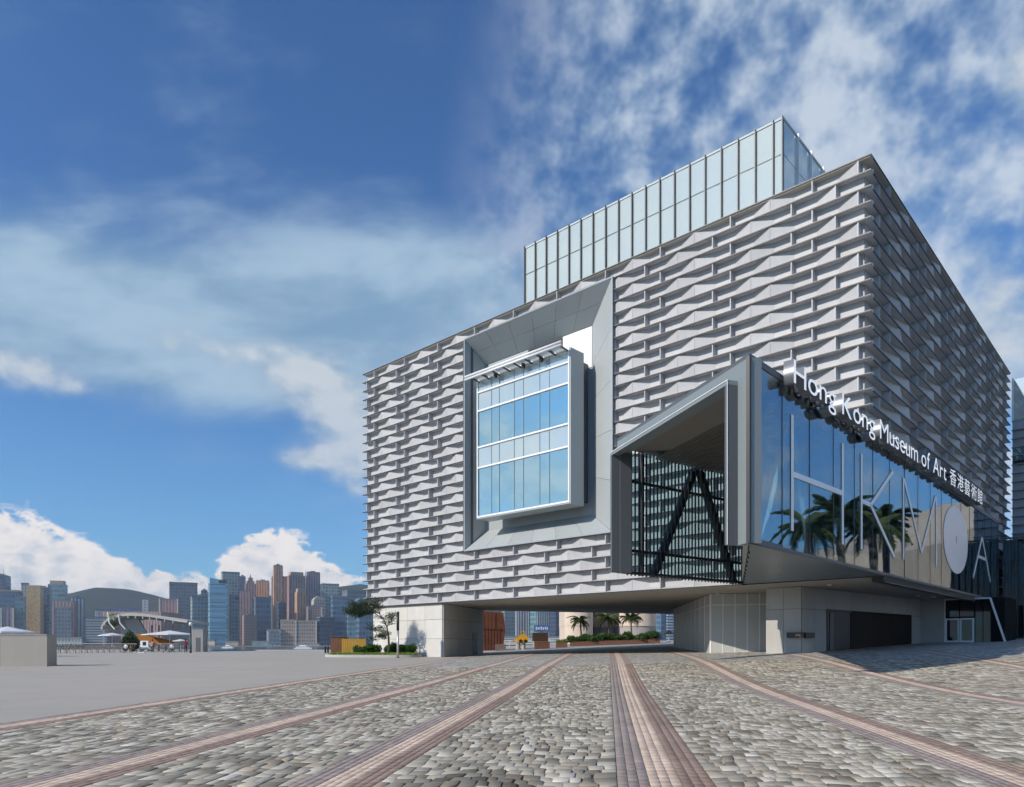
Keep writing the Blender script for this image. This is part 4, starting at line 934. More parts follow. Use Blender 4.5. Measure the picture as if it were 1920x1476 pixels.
# lamp post with dark upper sleeve
lx, ly = at_px(746, 57.5), 57.5; lz = g(lx, ly)
lamp = empty('lamp_post', (lx, ly, lz)); tag(lamp, 'slim steel post with a black upper sleeve in front of the pier', 'lamp post')
mb = MB(); mb.tube([(0, 0, -.1), (0, 0, 2.2)], .085, 12); mb.build('post', mat('post_steel', (.5, .5, .5), .35, metal=.5), lamp, smooth=True)
mb = MB(); mb.tube([(0, 0, 2.2), (0, 0, 3.62)], .11, 12); mb.build('sleeve', m_black, lamp, smooth=True)
mb = MB(); mb.tube([(0, 0, 3.62), (0, 0, 3.66), (0, 0, 3.72)], [.13, .13, .05], 12); mb.build('cap', m_dgray, lamp, smooth=True)
mb = MB(); mb.bar((-.28, 0, 3.64), (.05, 0, 3.66), .05, .03); mb.build('arm', m_dgray, lamp)
mb = MB(); mb.tube([(0, 0, .0), (0, 0, .04)], .16, 12); mb.build('base_plate', m_dgray, lamp)
# site enclosure behind the island
y_ = 76; x0, x1, x2 = at_px(620, y_), at_px(645, y_), at_px(690, y_); z_ = g(x1, y_)
m_rustp = mat('brown_board', (.16, .07, .035), .8, var=.2, scale=2); m_yel = mat('yellow_mesh', (.42, .24, .02), .6, var=.15, scale=3)
bb = empty('site_hut', (x0, y_, z_)); tag(bb, 'low brown boarded hut beside the yellow site fence', 'hut')
for i in range(5): mb = MB(); w_ = (x1 - x0)/5; mb.box(i*w_ + .01, (i+1)*w_ - .01, 0, .05, 0, 1.85); mb.build('board', m_rustp, bb)
mb = MB(); mb.box(.03, x1 - x0 - .03, .06, 2.4, 0, 1.8); mb.build('body', m_rustp, bb); mb = MB(); mb.box(-.1, x1 - x0 + .1, -.1, 2.5, 1.86, 1.93); mb.build('roof', m_dgray, bb)
yf = empty('site_fence', (x1, y_ - 1.2, z_)); tag(yf, 'yellow site fence of upright strips behind the kerbed island', 'fence')
nb = 12; w_ = (x2 - x1)/nb
for i in range(nb): mb = MB(); mb.box(.05 + i*w_, .05 + (i+1)*w_ - .03, 0, .03, .1, 1.66); mb.build('strip', m_yel, yf)
for z2 in (.3, 1.5): mb = MB(); mb.box(.05, x2 - x1, .031, .07, z2, z2 + .06); mb.build('rail', m_yel, yf)
for i in range(4): mb = MB(); xx = .05 + (x2 - x1 - .1)*i/3; mb.box(xx, xx + .06, .071, .13, 0, 1.7); mb.build('post', m_yel, yf)
# two dark bollards on the quay
for px, lab in ((610, 'squat black bollard on the promenade left of the brown hut'), (615, 'squat black bollard close beside the brown hut')):
    y_ = 92; x_ = at_px(px, y_); b_ = empty('bollard', (x_, y_, g(x_, y_))); mb = MB(); mb.tube([(0, 0, -.05), (0, 0, .62), (0, 0, .68), (0, 0, .8), (0, 0, .84)], [.11, .11, .15, .15, .08], 12); mb.build('post', m_black, b_, smooth=True)
    mb = MB(); mb.tube([(0, 0, 0), (0, 0, .05)], .17, 12); mb.build('base', m_dgray, b_); tag(b_, lab, 'bollard', 'bollards by the hut')
# ------------------------------------------------------------------ seen through the passage
m_rust = mat('weathered_steel', (.10, .030, .016), .85, var=.35, scale=1.2, streak=.3)
y_ = 86; x0, x1 = at_px(885, y_), at_px(948, y_); z_ = g(x0, y_)
ct = empty('rust_pavilion', (x0, y_, z_)); tag(ct, 'rust red faceted steel pavilion beyond the concrete pier', 'pavilion')
w_ = x1 - x0
mb = MB(); mb.add([(0, 0, 0), (w_*.92, 0, 0), (w_*.97, 0, 1.8), (w_, 0, 2.4), (w_*.93, 0, 4.6), (0, 0, 4.9), (0, 3, 0), (w_*.9, 3, 0), (w_*.95, 3, 1.8), (w_*.97, 3, 2.4), (w_*.9, 3, 4.6), (0, 3, 4.9)], [(0,1,2,3,4,5),(11,10,9,8,7,6),(0,6,7,1),(1,7,8,2),(2,8,9,3),(3,9,10,4),(4,10,11,5),(5,11,6,0)]); mb.build('body', m_rust, ct)
for i in range(9): mb = MB(); xx = w_*(.05 + .09*i); mb.box(xx, xx + w_*.07, -.06, -.003, .05, 2.5); mb.build('plate', m_rust, ct)
for i in range(6): mb = MB(); xx = w_*(.05 + .11*i); mb.box(xx, xx + w_*.10, -.04 - .03*(i % 2), -.003, 2.62, 4.5); mb.build('plate', m_rust, ct)
mb = MB(); mb.box(w_*.02, w_*.9, -.10, -.062, 2.52, 2.6); mb.build('joint', m_black, ct)
def crate(px0, px1, y_, z0, z1, m, lab, name='slatted_crate', zoff=0, ns=9, grp=None):
    x0, x1 = at_px(px0, y_), at_px(px1, y_); z_ = g(x0, y_) + zoff; o = empty(name, (x0, y_, z_)); w_ = x1 - x0; h_ = z1 - z0
    mb = MB(); mb.box(.04, w_ - .04, .05, 1.2, .03, h_ - .03); mb.build('core', m_core, o)
    for i in range(ns): mb = MB(); mb.box(w_*i/ns + .012, w_*(i+1)/ns - .012, 0, .045, 0, h_); mb.build('slat', m, o)
    for zz in (.06, h_ - .14): mb = MB(); mb.box(0, w_, -.03, -.003, zz, zz + .08); mb.build('batten', m, o)
    for i in range(6): mb = MB(); mb.box(-.045, -.003, .05 + i*.19, .22 + i*.19, 0, h_); mb.build('slat', m, o)
    tag(o, lab, 'crate', grp); return o
m_cr1 = mat('crate_brown', (.15, .07, .04), .8, var=.2, scale=3); m_cr2 = mat('crate_dark', (.055, .028, .018), .8, var=.2, scale=3); m_cr3 = mat('crate_grey', (.20, .16, .14), .8, var=.2, scale=3)
crate(1003, 1031, 84, 0, .92, m_cr1, 'reddish brown slatted crate carrying the darker crate')
crate(999, 1028, 84.05, 0, 1.0, m_cr2, 'dark brown slatted crate on top of the reddish crate', zoff=.925)
crate(929, 949, 82.5, 0, .74, m_cr3, 'low grey brown crate against the rust red pavilion')
# yellow machine on a grey drum base
y_ = 85; xm = at_px(977, y_); z_ = g(xm, y_); mc = empty('yellow_machine', (xm, y_, z_)); tag(mc, 'yellow compact machine with angled arm on a grey base', 'machine')
m_ym = mat('machine_yellow', (.62, .33, .015), .45, var=.1, scale=4)
mb = MB(); mb.tube([(-.35, 0, 0), (-.35, 0, .78)], .28, 12); mb.tube([(.3, 0, 0), (.3, 0, .78)], .24, 12); mb.box(-.6, .6, -.3, .3, .74, .82); mb.build('base', mat('drum_grey', (.38, .37, .35), .5, var=.1, scale=4), mc)
mb = MB(); mb.add([(-.45, -.4, .82), (.85, -.4, .82), (.9, -.4, 1.35), (.5, -.4, 1.7), (-.15, -.4, 1.72), (-.5, -.4, 1.3), (-.45, .4, .82), (.85, .4, .82), (.9, .4, 1.35), (.5, .4, 1.7), (-.15, .4, 1.72), (-.5, .4, 1.3)], [(0,1,2,3,4,5),(11,10,9,8,7,6),(0,6,7,1),(1,7,8,2),(2,8,9,3),(3,9,10,4),(4,10,11,5),(5,11,6,0)]); mb.build('body', m_ym, mc)
mb = MB(); mb.bar((-.4, 0, 1.35), (-1.0, 0, .95), .28, .2); mb.bar((-.95, 0, .98), (-1.25, 0, .88), .4, .12); mb.build('arm', m_ym, mc)
mb = MB(); mb.box(-.05, .45, -.32, .32, 1.73, 1.8); [mb.box(x_, x_ + .06, y2, y2 + .06, 1.68, 2.1) for x_ in (0, .36) for y2 in (-.3, .24)]; mb.box(-.04, .46, -.33, .33, 2.1, 2.16); mb.build('cab', m_ym, mc)
for x_ in (-.05, .5): mb = MB(); mb.tube([(x_, -.46, 1.0), (x_, -.36, 1.0)], .2, 14); mb.build('wheel', m_black, mc)
# low box planters and the long planter with palms
m_bp = mat('planter_brick', (.17, .085, .06), .85, var=.15, scale=3)
def planter(px0, px1, y0, dep, h, lab, name='box_planter'):
    x0, x1 = at_px(px0, y0), at_px(px1, y0); za, zb2 = g(x0, y0), g(x1, y0); o = empty(name, (0, 0, 0)); mb = MB(); w_ = .18
    mb.prism([(x0, y0), (x1, y0), (x1, y0 + w_), (x0, y0 + w_)], [za - .2, zb2 - .2, zb2 - .2, za - .2], [za + h, zb2 + h, zb2 + h, za + h])
    mb.build('front_wall', m_bp, o); mb = MB(); mb.prism([(x0, y0 + w_ + .003), (x1, y0 + w_ + .003), (x1, y0 + dep), (x0, y0 + dep)], [za - .2, zb2 - .2, zb2 - .2, za - .2], [za + h - .06, zb2 + h - .06, zb2 + h - .06, za + h - .06]); mb.build('soil', mat('soil', (.06, .045, .03), .95), o)
    mb = MB(); mb.prism([(x0 - .03, y0 - .03), (x1 + .03, y0 - .03), (x1 + .03, y0 + w_ + .02), (x0 - .03, y0 + w_ + .02)], [za + h + .003]*1 + [zb2 + h + .003]*2 + [za + h + .003], [za + h + .06] + [zb2 + h + .06]*2 + [za + h + .06]); mb.build('coping', m_bp, o)
    tag(o, lab, 'planter'); return x0, x1, za, zb2
YP = 94
x0, x1, za, zb2 = planter(1072, 1238, YP, 3.4, .55, 'long brick planter below the cream towers beyond the passage', 'long_planter')
lab_s = 'bushy green shrub in the long brick planter'
for i in range(11):
    t_ = (i + .5)/11; x_ = x0 + (x1 - x0)*t_; shrub('leafy_shrub', x_, YP + .9 + .5*(i % 2), za + (zb2 - za)*t_ + .40, 1.15, 1.0 + .3*math.sin(i*2.1), 800, m_shrub, 'bushy shrub in the long brick planter, ' + ORD[i] + (' to' if i == 0 else ' from') + ' its crate end', 'shrub', 'shrubs in the long planter', .24)
pl = [(1090, 'palm leaning left out of the planter before the sunlit cream pier', 3.9, -.06), (1143, 'darker bushy palm in the middle of the long brick planter', 4.1, -.07), (1184, 'slender upright palm near the blue tower end of the planter', 3.9, -.02)]
for px, lab, h_, ln in pl:
    x_ = at_px(px, YP + 1.8); t_ = (x_ - x0)/(x1 - x0); palm(x_, YP + 1.8, za + (zb2 - za)*t_ + .4, h_ - .7, 1.75 if px != 1143 else 2.0, lab, 'palms in the long planter', ln, 24)
x0b, x1b, zab, _ = planter(1043, 1064, 88, 1.0, .6, 'small dark box planter beside the brown crates')
for i, px in enumerate((1048, 1058)): shrub('leafy_shrub', at_px(px, 88.5), 88.5, zab + .5, .45, .55, 380, m_lime, 'light green shrub in the small box planter, ' + ('on the crate side' if i == 0 else 'on the palm side'), 'shrub', 'shrubs in the small planter', .14)
# cream rounded towers of the cultural building behind
m_cream = mat('cream_tile', (.66, .55, .45), .75, var=.05, scale=.4, spec=.4); m_creamlow = mat('grey_plinth', (.36, .34, .33), .8, var=.06, scale=.5)
for i, (p0, p1, yy, lab) in enumerate(((1058, 1112, 128, 'cream rounded tower lit by the sun, behind the left palm'), (1108, 1164, 138, 'cream rounded tower in half shade, behind the middle palm'), (1159, 1230, 131, 'cream rounded tower beside the blue high-rise, behind the right palm'))):
    xa, xb = at_px(p0, yy), at_px(p1, yy); w_ = (xb - xa); o = empty('cream_tower', (xa, yy, 0)); n = 20
    prof = [(w_/2 - w_/2*math.cos(math.pi*j/n), -w_*.36*math.sin(math.pi*j/n)) for j in range(n + 1)] + [(w_, 14), (0, 14)]
    mb = MB(); mb.prism(prof, 5.2, 22 + 2*i); mb.build('shaft', m_cream, o, smooth=False)
    mb = MB(); mb.prism([(p_[0]*.985 + w_*.008, p_[1]*.98 + .1) for p_ in prof], 0, 5.2 - .003); mb.build('plinth', m_creamlow if i else m_cream, o)
    tag(o, lab, 'building', 'cream rounded towers beyond the passage')
# railing at the harbour edge behind the passage
rl = empty('quay_railing', (0, 0, 0)); tag(rl, 'steel quay railing seen through the passage', 'railing')
for zz in (.35, .65, .95): mb = MB(); mb.tube([(at_px(940, 112), 112, g(at_px(940, 112), 112) + zz), (at_px(1062, 112), 112, g(at_px(1062, 112), 112) + zz)], .03, 6); mb.build('rail', m_mul, rl)
for i in range(9): x_ = at_px(940 + i*15, 112); mb = MB(); mb.tube([(x_, 112.05, g(x_, 112) - .1), (x_, 112.05, g(x_, 112) + 1.0)], .035, 6); mb.build('post', m_mul, rl)
# patio umbrella at the far right of the passage
def parasol(px, y_, h, r, lab, m=None, rim=.12, rise=.55, grp=None):
    x_ = at_px(px, y_); o = empty('parasol', (x_, y_, g(x_, y_))); n = 8; mb = MB()
    rim_ = [(r*math.cos(2*math.pi*(i + .5)/n), r*math.sin(2*math.pi*(i + .5)/n), h - rise) for i in range(n)]
    mb.add([(0, 0, h)] + rim_ + [(p_[0], p_[1], p_[2] - rim) for p_ in rim_] + [(0, 0, h - .04)] + [(p_[0]*.98, p_[1]*.98, p_[2] - .04) for p_ in rim_], [(0, 1 + i, 1 + (i+1) % n) for i in range(n)] + [(1 + i, 1 + n + i, 1 + n + (i+1) % n, 1 + (i+1) % n) for i in range(n)] + [(1 + 2*n, 2 + 2*n + (i+1) % n, 2 + 2*n + i) for i in range(n)])
    mb.build('canopy', m or m_white, o)
    mb = MB(); mb.tube([(0, 0, -.05), (0, 0, h - .05)], .035, 8); mb.build('pole', m_mul, o)
    for i in range(n): mb = MB(); mb.bar((0, 0, h - .12), (rim_[i][0]*.95, rim_[i][1]*.95, rim_[i][2] - .06), .025, .025); mb.build('rib', m_mul, o)
    mb = MB(); mb.tube([(0, 0, 0), (0, 0, .09)], .3, 12); mb.build('base', m_dgray, o); tag(o, lab, 'parasol', grp); return o
parasol(1254, 104, 1.75, 1.0, 'dark folded-low parasol right of the long planter', m_black, .05, .6)
# ------------------------------------------------------------------ left promenade
yw = 41.5; xw = at_px(88, yw)
wl = empty('parapet_wall', (0, 0, 0)); tag(wl, 'low beige concrete parapet with one upright joint', 'wall'); zw = g(xw, yw)
m_wall = mat('beige_concrete', (.37, .345, .31), .85, var=.06, scale=.8, streak=.05)
for x0, x1, y0, y1 in ((xw - 2.55, xw, 41.5, 42.4), (xw - 8.6, xw - 2.58, 42.0, 42.9)):
    mb = MB(); s_ = -.085
    mb.prism([(x0, yw + (xw - x0)*s_), (x1, yw + (xw - x1)*s_), (x1, yw + .9 + (xw - x1)*s_), (x0, yw + .9 + (xw - x0)*s_)], zw - .2, zw + 1.78); mb.build('block', m_wall, wl)
    mb = MB(); mb.prism([(x0 + .0, yw - .03 + (xw - x0)*s_), (x1, yw - .03 + (xw - x1)*s_), (x1, yw + .93 + (xw - x1)*s_), (x0, yw + .93 + (xw - x0)*s_)], zw + 1.783, zw + 1.85); mb.build('coping', m_wall, wl)
m_wood = mat('bench_timber', (.22, .16, .12), .7, var=.15, scale=3); m_bl = mat('bench_steel', (.30, .28, .26), .45)
def bench(px, y_, lab, flip=1):
    x_ = at_px(px, y_); o = empty('slatted_bench', (x_, y_, g(x_, y_))); W_ = 2.5
    for i in range(9): mb = MB(); xx = -W_/2 + i*W_/8; mb.bar((xx, 0, .45), (xx + .35*flip, .0, 1.15), .13, .05); mb.build('back_slat', m_wood, o)
    for i in range(4): mb = MB(); mb.box(-W_/2 - .05, W_/2 + .05, -.62 + i*.15, -.50 + i*.15, .42, .46); mb.build('seat_slat', m_wood, o)
    for xx in (-1.1, -.35, .4, 1.1):
        mb = MB(); mb.bar((xx, 0, 0), (xx - .22*flip, -.0, .9), .07, .07); mb.build('leg', m_bl, o); mb = MB(); mb.bar((xx, -.55, 0), (xx, -.5, .42), .06, .06); mb.build('leg', m_bl, o)
    mb = MB(); mb.tube([(-W_/2 - .1, .02, 1.16), (W_/2 + .45, .02, 1.16)], .05, 8); mb.build('top_rail', m_bl, o)
    tag(o, lab, 'bench', 'slatted benches along the promenade'); return o
for i, (px, y_) in enumerate(((108, 88), (148, 90), (190, 92), (232, 95), (312, 98))):
    bench(px, y_, ['slatted bench just behind the beige parapet', 'slatted bench second along from the beige parapet', 'slatted bench below the banded grey office block', 'slatted bench left of the black info board', 'slatted bench under the big white parasol'][i])
parasol(318, 112, 3.3, 4.0, 'wide white parasol before the curved shell roof', None, .1, .65)
parasol(210, 116, 3.0, 2.0, 'small white parasol at the left foot of the shell roof', None, .12, .4)
parasol(14, 62, 2.6, 2.0, 'white parasol behind the beige parapet', None, .14, .45)
parasol(338, 118, 2.0, 1.2, 'tiny white parasol beyond the person in red', None, .1, .3)
# curved shell roof
sh = empty('shell_pavilion', (0, 0, 0)); tag(sh, 'promenade pavilion with a curved planted shell roof', 'pavilion')
ys = 120; kp = [(208, 1176), (216, 1163), (232, 1154), (258, 1150), (285, 1151), (310, 1154), (340, 1159), (366, 1163)]
P3 = [(at_px(p_, ys), ys, ZC + (1210 - q_)/F*ys) for p_, q_ in kp]
def cat(pts, n=28):
    out = []; P_ = [pts[0]] + list(pts) + [pts[-1]]
    for i in range(1, len(P_) - 2):
        for t_ in np.linspace(0, 1, n//(len(pts)-1) + 1)[:-1]:
            p0, p1, p2, p3 = (np.array(q) for q in P_[i-1:i+3]); out.append(tuple(.5*((2*p1) + (p2-p0)*t_ + (2*p0-5*p1+4*p2-p3)*t_**2 + (3*p1-p0-3*p2+p3)*t_**3)))
    return out + [tuple(pts[-1])]
cv = cat(P3); mb = MB(); n = len(cv); vv = []
for (x_, y0, z_) in cv: vv += [(x_, ys - 3, z_ - .10), (x_ + .2, ys + 5, z_ - .3), (x_ + .2, ys + 5, z_ - .75), (x_, ys - 3, z_ - .55)]
ff = [(4*i + a_, 4*i + (a_+1) % 4, 4*i + 4 + (a_+1) % 4, 4*i + 4 + a_) for i in range(n - 1) for a_ in range(4)] + [(0, 1, 2, 3), (4*n-1, 4*n-2, 4*n-3, 4*n-4)]
mb.add(vv, ff); shell = mb.build('shell_roof', mat('shell_grey', (.42, .41, .38), .6, var=.06, scale=.6), sh)
for i in range(2, n - 4, 2): mb = MB(); x_, _, z_ = cv[i]; mb.box(x_ - .08, x_ + .08, ys - 3.05, ys + 4, z_ - .95, z_ - .56); mb.build('rib', m_gray, shell)
mb = MB(); leaves(mb, (P3[2][0], ys - 1, P3[2][2] - .1), (1.8, 2.5, .3), 900, .25); leaves(mb, (P3[1][0] + .3, ys - 1, P3[1][2] - .3), (.7, 2.2, .8), 500, .25); mb.build('roof_planting', m_lime, shell, tone=True)
for t_, xx in ((0, 0), (1.6, 1.6), (3.0, 3.0)):
    A_ = (P3[1][0] + .5 + t_*.8, ys, P3[1][2] + .2 + t_*.25); B_ = (P3[1][0] + 3.4 + t_*.9, ys, 1.0); mb = MB(); mb.bar(A_, B_, .45, 1.2); mb.build('raking_leg', m_gray, sh)
for px in (232, 252): mb = MB(); mb.tube([(at_px(px - 30, ys - 3.2), ys - 3.2, ZC + 5.4 - (px - 232)*.02), (at_px(px - 27, ys - 3.2), ys - 3.2, ZC + 3.6), (at_px(px - 17, ys - 3.2), ys - 3.2, ZC + 2.6)], .1, 8); mb.build('hoop', m_white, sh)
for i in range(6): x_ = at_px(285 + i*13, ys + 3); mb = MB(); mb.box(x_ - .12, x_ + .12, ys + 2.9, ys + 3.1, .8, 5.2); mb.build('column', m_gray, sh)
# orange awning, palm bush, info board, grey block and lamp on the promenade
yy = 113; xa, xb = at_px(256, yy), at_px(316, yy); za = g(xa, yy)
aw = empty('orange_awning', (xa, yy, za)); tag(aw, 'rust orange sloping awning under the shell roof', 'awning'); w_ = xb - xa
mb = MB(); mb.add([(0, 0, 2.9), (w_, 0, 1.55), (w_, 0, 1.25), (0, 0, 1.35), (0, 2, 2.9), (w_, 2, 1.55), (w_, 2, 1.25), (0, 2, 1.35)], [(0,1,2,3),(7,6,5,4),(0,4,5,1),(1,5,6,2),(2,6,7,3),(3,7,4,0)]); mb.build('canvas', mat('orange_canvas', (.34, .13, .02), .7, var=.2, scale=2), aw)
for x_ in (.1, w_*.5, w_ - .1): mb = MB(); mb.box(x_ - .04, x_ + .04, .5, .58, 0, 1.5); mb.build('post', m_bl, aw)
shrub('palm_bush', at_px(246, 110), 110, g(at_px(246, 110), 110), 1.2, 3.0, 1500, m_leaf, 'dark leafy bush at the foot of the shell roof', 'bush', None, .35)
ib = empty('info_board', (at_px(264, 92), 92, g(at_px(264, 92), 92))); tag(ib, 'white framed info board with a black panel on a post', 'sign')
mb = MB(); mb.box(-.04, .95, -.05, .05, .75, 1.55); mb.build('frame', m_white, ib); mb = MB(); mb.box(.26, .70, -.07, -.053, .95, 1.42); mb.build('panel', m_black, ib)
mb = MB(); mb.box(-.06, .06, -.04, .04, 0, .75); mb.build('post', m_dgray, ib); mb = MB(); mb.box(-.2, .55, -.3, .3, 0, .08); mb.build('foot', m_white, ib)
x_ = at_px(371, 106); gb_ = empty('kiosk', (x_, 106, g(x_, 106))); tag(gb_, 'plain grey service kiosk at the end of the promenade', 'kiosk')
mb = MB(); mb.box(-.85, .75, 0, 1.6, 0, 3.3); mb.build('body', mat('kiosk_grey', (.30, .29, .28), .8, var=.06, scale=1.5), gb_); mb = MB(); mb.box(-.92, .82, -.08, 1.7, 3.3, 3.4); mb.build('roof', m_gray, gb_); mb = MB(); mb.box(-.3, .35, -.04, -.003, .05, 2.1); mb.build('door', m_dgray, gb_)
x_ = at_px(357.5, 92); lp = empty('lamp_post', (x_, 92, g(x_, 92))); tag(lp, 'dark lamp post with a white globe beside the person in red', 'lamp post')
mb = MB(); mb.tube([(0, 0, -.05), (0, 0, .3), (0, 0, 3.45)], [.16, .12, .11], 10); mb.build('post', m_black, lp, smooth=True)
mb = MB(); mb.tube([(0, 0, 3.45), (0, 0, 3.55), (0, 0, 3.75), (0, 0, 3.9), (0, 0, 3.95)], [.1, .2, .24, .16, .04], 12); mb.build('globe', m_white, lp, smooth=True)
# low grey ferry-pier sheds on the near water edge and moored boats
# ------------------------------------------------------------------ people
m_skin = mat('skin', (.42, .26, .19), .6); m_hair = mat('hair', (.015, .012, .01), .6)
def person(x_, y_, z_, rz, shirt, trousers, label, seated=False):
    root = empty('person', (x_, y_, z_), rz); tag(root, label, 'person')
    V_, E_, R_ = [], [], []
    def add(p_, r_, par=None):
        V_.append(p_); R_.append(r_)
        if par is not None: E_.append((par, len(V_) - 1))
        return len(V_) - 1
    hz_ = .50 if seated else .92
    pel = add((0, 0, hz_), .15); be = add((0, .0, hz_ + .18), .14, pel); ch = add((0, -.01, hz_ + .40), .165, be); nk = add((0, -.01, hz_ + .56), .06, ch); hb = add((0, -.02, hz_ + .63), .085, nk); ht = add((0, -.02, hz_ + .78), .085, hb)
    for s_ in (-1, 1):
        sh_ = add((s_*.17, -.01, hz_ + .47), .07, ch); el = add((s_*.25, -.05, hz_ + .22), .05, sh_)
        wr = add((s_*.20, -.25, hz_ + .12), .036, el); hd = add((s_*.18, -.33, hz_ + .13), .032, wr)
        for q in range(4): add((s_*(.15 + .02*q), -.41, hz_ + .12), .011, hd)
        add((s_*.13, -.35, hz_ + .15), .012, hd)
        hp = add((s_*.09, 0, hz_ - .04), .10, pel)
        if seated: kn = add((s_*.11, -.45, hz_), .07, hp); an = add((s_*.11, -.47, .08), .045, kn)
        else: kn = add((s_*.11, -.01, .48), .068, hp); an = add((s_*.12, .03, .08), .045, kn)
        add((s_*.13, an and V_[an][1] - .17, .04), .04, an)
    me = bpy.data.meshes.new('body'); me.from_pydata(V_, E_, []); o = bpy.data.objects.new('body', me); COL.objects.link(o)
    sk = o.modifiers.new('skin', 'SKIN'); sk.use_smooth_shade = True; o.modifiers.new('sub', 'SUBSURF').levels = 1
    for i, v_ in enumerate(me.skin_vertices[0].data): v_.radius = (R_[i], R_[i]*.85); v_.use_root = (i == 0)
    bpy.context.view_layer.update(); dg = bpy.context.evaluated_depsgraph_get(); me2 = bpy.data.meshes.new_from_object(o.evaluated_get(dg)); bpy.data.objects.remove(o)
    me2.materials.clear(); [me2.materials.append(m_) for m_ in (m_skin, shirt, trousers, m_black, m_hair)]
    for p_ in me2.polygons:
        c_ = p_.center; mi = 0
        if c_.z > hz_ + .60: mi = 4 if (c_.y > -.03 or c_.z > hz_ + .76) else 0
        elif c_.z > hz_ - .02 and not (c_.y < -.24) and not (seated and c_.z < hz_ + .05 and c_.y < -.12): mi = 1
        elif c_.z < .10 and not (seated and c_.z > .12): mi = 3
        elif c_.y < -.24 and abs(c_.x) > .1 and c_.z > hz_ + .06: mi = 0
        else: mi = 2
        p_.material_index = mi
    link('body', me2, root)
    mb = MB(); mb.tube([(0, .012, hz_ + .66), (0, .02, hz_ + .78), (0, -.005, hz_ + .865), (0, -.015, hz_ + .885)], [.07, .10, .085, .02], 10); mb.build('hair', m_hair, root, smooth=True)
    for s_ in (-1, 1): mb = MB(); mb.tube([(s_*.03, -.108, hz_ + .735), (s_*.03, -.118, hz_ + .735)], .012, 6); mb.build('eye', m_black, root)
    mb = MB(); mb.tube([(0, -.10, hz_ + .72), (0, -.128, hz_ + .69)], [.012, .016], 6); mb.build('nose', m_skin, root)
    return root
m_red = mat('red_jacket', (.30, .02, .025), .8); m_dk = mat('dark_trousers', (.02, .022, .028), .8); m_ws = mat('white_shirt', (.70, .73, .78), .8); m_pk = mat('rose_shirt', (.45, .18, .17), .8)
yq = 93; person(at_px(348, yq), yq, g(at_px(348, yq), yq), R(200), m_red, m_dk, 'person in a red jacket and dark trousers standing by the lamp post')
yq = 94.4; person(at_px(236, yq), yq, g(at_px(236, yq), yq), R(0), m_ws, m_dk, 'person in a pale shirt seated on the bench left of the info board', True)
yq = 97.4; person(at_px(322, yq), yq, g(at_px(322, yq), yq), R(10), m_ws, m_dk, 'person in a pale shirt seated on the bench under the big parasol', True)
yq = 99.5; person(at_px(286, yq), yq, g(at_px(286, yq), yq), R(170), m_pk, m_dk, 'person in a rose shirt standing behind the benches')
HAZE = .00008
# ------------------------------------------------------------------ the city across the harbour
def facade_mat(name, wall, win, fh=3.6, bw=4.0, fz=.5, fx=.6, gloss=.25, refl=.25):
    """floors and bays too far off to tell apart singly: wall colour with glazed strips"""
    m = bpy.data.materials.new(name); m.use_nodes = True; t = m.node_tree; b = t.nodes['Principled BSDF']
    co = N(t, 'ShaderNodeTexCoord'); s_ = N(t, 'ShaderNodeSeparateXYZ'); t.links.new(co.outputs['Object'], s_.inputs[0])
    fz_ = mth(t, 'LESS_THAN', mth(t, 'FRACT', mth(t, 'DIVIDE', s_.outputs[2], fh)), fz)
    fx_ = mth(t, 'LESS_THAN', mth(t, 'FRACT', mth(t, 'DIVIDE', mth(t, 'ADD', s_.outputs[0], s_.outputs[1]), bw)), fx)
    w_ = mth(t, 'MULTIPLY', fz_, fx_)
    cell = comb(t, mth(t, 'FLOOR', mth(t, 'DIVIDE', mth(t, 'ADD', s_.outputs[0], s_.outputs[1]), bw)), mth(t, 'FLOOR', mth(t, 'DIVIDE', s_.outputs[2], fh)), 0.0)
    wn = N(t, 'ShaderNodeTexWhiteNoise', noise_dimensions='2D'); t.links.new(cell, wn.inputs['Vector'])
    wv = N(t, 'ShaderNodeVectorMath', operation='SCALE'); wv.inputs[0].default_value = win; t.links.new(mth(t, 'ADD', mth(t, 'MULTIPLY', wn.outputs['Value'], .9), .55), wv.inputs['Scale'])
    bn = nz(t, co.outputs['Object'], .02, 3, .5)
    wc = N(t, 'ShaderNodeVectorMath', operation='SCALE'); wc.inputs[0].default_value = wall; t.links.new(mth(t, 'ADD', mth(t, 'MULTIPLY', bn, .5), .75), wc.inputs['Scale'])
    t.links.new(cmix(t, w_, wc.outputs[0], wv.outputs[0]), b.inputs['Base Color'])
    t.links.new(mth(t, 'SUBTRACT', .75, mth(t, 'MULTIPLY', w_, .75 - gloss)), b.inputs['Roughness']); b.inputs['Specular IOR Level'].default_value = .5
    MATS[name] = m; return m
